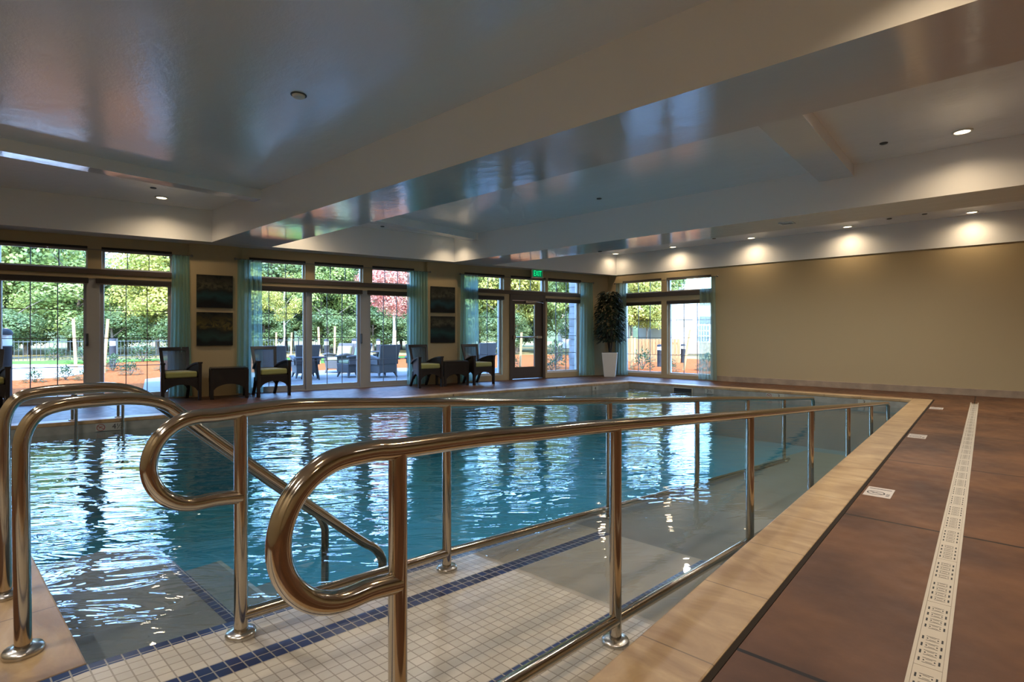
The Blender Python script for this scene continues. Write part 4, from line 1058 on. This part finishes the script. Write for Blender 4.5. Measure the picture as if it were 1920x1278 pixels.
ordn = ['first','second','third','fourth','fifth','sixth','seventh','eighth','ninth','tenth','eleventh','twelfth','thirteenth','fourteenth','fifteenth','sixteenth','seventeenth','eighteenth','nineteenth','twentieth','21st','22nd','23rd']
cnt = {}
for x,y,h,r,k in sorted(TREES, key=lambda t_: scr(t_[0],t_[1])):
    cnt[k] = cnt.get(k,0)+1
    far = k
    tree(x,y,h,r,k, '%s beyond the fence, %s of its kind from the left' % (kname[k], ordn[cnt[k]-1]), 'trees beyond the fence', low=(.0 if k == 'b' else .8))
tree(-21.68,15.49,5.6,1.75,'r','red leaved young tree seen in the right pane of the middle doors','garden trees','paletrunk',1.7)
tree(-25.69,11.91,4.6,1.0,'p','slim pale trunked young tree between two stakes in the middle bay','garden trees','paletrunk',1.6)
def bare(x,y,h,lab):
    t = empty('young_tree',(x,y,G-.05)); tag(t,lab,'tree','garden trees'); rnd = random.Random(2)
    m_ = MB(); m_.tube([(0,0,0),(.03,.0,h*.4),(-.02,.02,h*.75),(.02,0,h)],.03,8,[.035,.03,.02,.008])
    for k in range(9):
        a = rnd.uniform(0,6.28); z0 = h*rnd.uniform(.5,.92); l_ = rnd.uniform(.3,.6); m_.tube([(0,0,z0),(cos(a)*l_,sin(a)*l_,z0+l_*.8)],.008,5,[.01,.003])
    m_.build('trunk', M['trunk'], t)
    m_ = MB()
    for k in range(120):
        a = rnd.uniform(0,6.28); l_ = rnd.uniform(.05,.6); z0 = h*rnd.uniform(.55,1.05)
        leafblade(m_,(cos(a)*l_,sin(a)*l_,z0),Vector((cos(a),sin(a),rnd.uniform(-.5,.5))),.11,.06)
    m_.build('foliage', M['leafy'], t)
bare(-8.75,18.3,3.3,'thin young tree with few leaves before the white building')

# wooded rise behind everything
rnd = random.Random(77); m_ = MB(); ring_ = []
for k in range(90):
    a = R(20) + R(200)*k/89; rr = 120+rnd.uniform(-6,6); hh = 9+2.5*sin(k*.5)+rnd.uniform(-1.2,1.2)
    ring_.append((rr*cos(a), rr*sin(a), hh))
vs = []; fs = []
for x,y,h in ring_: vs += [(x*.9,y*.9,-.2),(x*.93,y*.93,h*.5),(x,y,h),(x*1.2,y*1.2,-.2)]
for k in range(len(ring_)-1):
    for q_ in range(3): fs.append((4*k+q_,4*k+4+q_,4*k+5+q_,4*k+1+q_))
m_.add(vs, fs, True); struct(m_.build('wooded_hill', P('distant_woods', (.035,.055,.025), .9, col2=(.09,.11,.045), nscale=.35, detail=8, bump=.6, bscale=.6)), 'distant wooded rise behind the trees')

# ---- shrubs
SM = {}
def shrub_mesh(k):
    if k not in SM:
        rnd = random.Random(40+k); m_ = MB()
        for i in range(240):
            a = rnd.uniform(0,6.28); u = rnd.uniform(-.1,1); q_ = math.sqrt(max(0,1-u*u)); rr = rnd.uniform(.55,1)
            p_ = Vector((cos(a)*q_*rr*.5, sin(a)*q_*rr*.5, .08+u*rr*.75))
            leafblade(m_, p_, Vector((cos(a)*q_+rnd.uniform(-.5,.5), sin(a)*q_+rnd.uniform(-.5,.5), u*.7+rnd.uniform(-.2,.6))), rnd.uniform(.12,.2), rnd.uniform(.05,.085), droop=.25)
        o = m_.build('tmp', M['leafshrub']); SM[k] = o.data; bpy.data.objects.remove(o)
        rnd = random.Random(4+k); m_ = MB()
        for i in range(7):
            a = i*.9; m_.tube([(0,0,0),(cos(a)*.16,sin(a)*.16,.3),(cos(a)*.32,sin(a)*.32,.62)],.01,5,[.014,.01,.004])
        o = m_.build('tmp', M['trunk']); SM[k+100] = o.data; bpy.data.objects.remove(o)
    return SM[k], SM[k+100]
SHR = [(-18.9,2.05,.5,.45,'small spiky shrub left in the shaded mulch of the first pane'),(-19.3,2.75,.55,.5,'sprawling shrub in the shaded mulch of the first pane'),(-18.75,3.15,.5,.5,'rounded shrub just left of the first grey door post'),
 (-34.5,4.5,.9,.9,'pale shrub against the fence left of the first leaning stake'),(-29.5,4.9,1.3,.9,'grey green shrub at the lawn end beside the first leaning stake'),(-22.9,4.55,.9,.75,'leafy shrub below the bollard left of the first armchair'),(-29.5,7.0,1.2,1.1,'large shrub before the fence left of the first armchair'),(-20.1,4.45,.6,.5,'small round shrub low in the second pane'),(-22.0,6.1,.9,.65,'shrub beside the left side of the first armchair'),
 (-13.35,15.0,.55,.6,'small dark shrub at the foot of the exit door glass'),(-11.45,14.9,.6,.5,'shrub at the lower left of the window right of the exit door'),(-13.4,17.7,.9,1.25,'dark shrub below the two close bollard lights'),(-9.35,17.6,.8,.95,'largest shrub in the left window of the plain wall'),(-8.0,17.0,.5,.55,'small shrub under the young tree before the white building'),(-7.35,18.7,.8,.75,'shrub at the right edge of the plain wall windows'),(-10.9,16.7,.5,.45,'shrub beside the sage curtain and potted tree'),(-18.2,11.0,.6,.6,'low shrub in the mulch beside the left stake of the centre pane'),(-10.6,15.9,.55,.6,'yellowish shrub at the foot of the stone pillar')]
for i,(x,y,w_,h_,lab) in enumerate(SHR):
    a,b = shrub_mesh(i%3); t = empty('shrub',(x,y,G-.03),i*1.1); t.scale = (w_,w_,h_); tag(t,lab,'shrub','garden shrubs')
    for nm,me in (('foliage',a),('stem',b)): o = bpy.data.objects.new(nm,me); C.objects.link(o); o.parent = t

# ---- patio furniture
def make_patio_chair():
    t = empty('patio_chair',(0,0,0))
    m_ = MB()
    m_.hexa([(-.30,-.30,.14),(.30,-.30,.14),(.28,.30,.14),(-.28,.30,.14),(-.33,-.33,.40),(.33,-.33,.40),(.30,.32,.40),(-.30,.32,.40)]); m_.build('seat_base', M['wicker'], t, bevel=.015)
    for sx in (-1,1):
        for sy in (-1,1):
            l = MB(); l.tube([(sx*.26,sy*.26,.16),(sx*.30,sy*.31,0)],.025,8,[.045,.02]); l.build('leg', M['wicker'], t)
        a = MB(); a.ribbon([(-.36,.62),(-.1,.645),(.2,.60),(.36,.55)], sx*.33-.05, sx*.33+.05, .04); a.prism_x([(-.30,.38),(-.30,.6),(-.1,.61),(.2,.57),(.30,.53),(.30,.38)], sx*.33-.02, sx*.33+.02); a.build('arm', M['wicker'], t)
    b = MB(); b.hexa([(-.30,.26,.38),(.30,.26,.38),(.30,.33,.38),(-.30,.33,.38),(-.34,.40,.95),(.34,.40,.95),(.34,.47,.95),(-.34,.47,.95)]); b.build('backrest', M['wicker'], t, bevel=.02)
    c_ = MB(); c_.box(-.27,.27,-.30,.25,.40,.50); c_.build('seat_cushion', M['sage'], t, bevel=.03, seg=3)
    c_ = MB(); c_.hexa([(-.25,.16,.50),(.25,.16,.50),(.25,.27,.50),(-.25,.27,.50),(-.25,.24,.86),(.25,.24,.86),(.25,.36,.86),(-.25,.36,.86)]); c_.build('back_cushion', M['sage'], t, bevel=.03, seg=3)
    return t
pc = make_patio_chair()
wa = ANG
for i,(x,y,r_,lab) in enumerate(((-14.0,6.15,wa+pi,'dark patio chair directly behind the second armchair'),(-14.7,7.45,wa+pi,'dark patio chair beside the left edge of the centre sliding pane'),(-15.75,9.15,wa-.9,'pale patio chair with sage cushion turned sideways in the centre pane'),(-15.1,9.85,wa+.2,'patio chair facing the doors beside the right grey post'),
     (-13.2,9.05,wa+pi+.25,'patio chair seen from behind in the right pane of the middle doors'),(-13.9,8.5,wa-1.3,'patio chair half hidden by the right grey door post'),(-12.9,10.2,wa+pi-.6,'patio chair behind the teal curtain of the middle doors'),(-13.3,13.3,wa+pi,'patio chair behind the last armchair, left of the exit door'))):
    o = pc if i == 0 else copy_tree(pc); o.location = (x,y,G+.012); o.rotation_euler.z = r_; tag(o,lab,'patio chair','grey wicker patio chairs')
def patio_table(x,y,r_,h,lab):
    t = empty('patio_table',(x,y,G+.012)); tag(t,lab,'table','patio tables')
    m_ = MB(); m_.lathe([(0,h-.03),(r_,h-.03),(r_,h),(0,h)],0,0,28); m_.build('table_top', M['slate'], t)
    for k in range(4):
        a = k*pi/2+.4; l = MB(); l.tube([(cos(a)*r_*.45,sin(a)*r_*.45,h-.03),(cos(a)*r_*.7,sin(a)*r_*.7,0)],.02,8); l.build('leg', M['slate'], t)
patio_table(-13.9,7.2,.42,.62,'small round patio table between the two dark patio chairs')
patio_table(-14.6,10.1,.5,.70,'round patio table among the chairs in the right pane of the middle doors')

# ---- buildings
sp_ = Vector((-10.33,15.08,0)); m_ = MB()
for k in range(19):
    z0 = G+.22*k; j = .012*((k*7)%3); m_.box(-.30-j,.30-j,-.26,.26,z0,z0+.21)
m_.box(-.27,.27,-.23,.23,G,4.05)
o = m_.build('stone_pillar', M['greystone'], loc=sp_, rz=ANG); tag(o,'grey stone block pillar at the right edge of the exit door bay','pillar')
bw = empty('white_building',(-14.5,33.0,G),R(41.8)); tag(bw,'white sided building in the right window of the plain wall','building')
m_ = MB(); m_.box(-1.4,9,0,7,.75,3.4); m_.box(0,.7,.2,3,3.4,4.15); m_.build('wall', M['siding'], bw)
m_ = MB(); m_.box(-1.45,9,-.05,7,0,.75); m_.build('stone_base', M['bstone'], bw)
m_ = MB(); m_.box(-.08,.78,.1,3,4.15,4.25); m_.box(-1.6,9,-.3,7,3.4,3.5); m_.build('roof_cap', M['roofing'], bw)
for x0,x1,z0,z1 in ((-.59,.45,1.78,2.26),(.82,1.7,1.98,2.42),(.82,1.5,.85,1.82)):
    w_ = MB(); yy = -.06
    w_.box(x0,x1,yy,yy+.05,z0,z1); wo = w_.build('window', M['bglass'], bw)
    if z0 == .85:
        w_ = MB()
        for k in range(1,4): w_.box(x0+(x1-x0)*k/4-.03,x0+(x1-x0)*k/4+.03,yy-.02,yy,z0,z1)
        for k in range(1,3): w_.box(x0,x1,yy-.02,yy,z0+(z1-z0)*k/3-.03,z0+(z1-z0)*k/3+.03)
        w_.build('grid', M['vinylw'], wo)
hs = empty('gabled_house',(-28.4,38.9,G),R(41.8)); tag(hs,'pale gabled house among the trees right of the exit door','building')
m_ = MB(); m_.prism_y([(-.2,0),(3.2,0),(3.2,3.6),(1.9,4.5),(-.2,2.7)],0,5); m_.build('wall', M['siding'], hs)
m_ = MB(); m_.prism_y([(-.5,2.44),(1.9,4.5),(1.9,4.72),(-.5,2.66)],-.3,5.2); m_.prism_y([(1.9,4.5),(3.6,3.32),(3.6,3.54),(1.9,4.72)],-.3,5.2); m_.build('roof', M['roofing'], hs)

# ------------------------------------------------------------------ camera
cam = bpy.data.cameras.new('camera'); co = bpy.data.objects.new('camera', cam); C.objects.link(co)
cam.sensor_width = 36; cam.lens = 995/1920*36; cam.shift_y = (627-639)/1920
cam.clip_start = .05; cam.clip_end = 500
co.location = (0,0,1.2); co.rotation_euler = (R(90),0,math.atan(890/995))
SC.camera = co
# ------------------------------------------------------------------ sky, sun, colour
wd = bpy.data.worlds.new('world'); SC.world = wd; wd.use_nodes = True; nt = wd.node_tree; nt.nodes.clear()
out = nt.nodes.new('ShaderNodeOutputWorld'); bg = nt.nodes.new('ShaderNodeBackground')
sky = nt.nodes.new('ShaderNodeTexSky'); sky.sky_type = 'NISHITA'; sky.sun_disc = False; sky.sun_elevation = R(42); sky.sun_rotation = R(120); sky.air_density = 1.2; sky.dust_density = .6; sky.ozone_density = 1
tint = nt.nodes.new('ShaderNodeMix'); tint.data_type = 'RGBA'; tint.blend_type = 'MULTIPLY'; tint.inputs[0].default_value = 1; tint.inputs[7].default_value = (.70,.91,1.23,1)
nt.links.new(sky.outputs[0], tint.inputs[6]); nt.links.new(tint.outputs[2], bg.inputs[0]); bg.inputs[1].default_value = 2.3
nt.links.new(bg.outputs[0], out.inputs[0])
sl = bpy.data.lights.new('sun', 'SUN'); sl.energy = 9.5; sl.angle = R(.6); sl.color = (1,.93,.82)
so = bpy.data.objects.new('sun', sl); C.objects.link(so)
sd = Vector((.80,-.52,.95)).normalized(); so.rotation_euler = sd.to_track_quat('Z','Y').to_euler(); so.location = (20,-15,25)
vs_ = SC.view_settings; vs_.view_transform = 'Standard'; vs_.look = 'None'; vs_.gamma = 1; vs_.exposure = .22; vs_.use_curve_mapping = False
SC.display_settings.display_device = 'sRGB'
cy_ = SC.cycles; cy_.use_denoising = True
try: cy_.denoiser = 'OPENIMAGEDENOISE'
except Exception: pass
cy_.max_bounces = 10; cy_.diffuse_bounces = 5; cy_.glossy_bounces = 5; cy_.transparent_max_bounces = 24; cy_.sample_clamp_indirect = 6; cy_.caustics_reflective = False; cy_.caustics_refractive = False
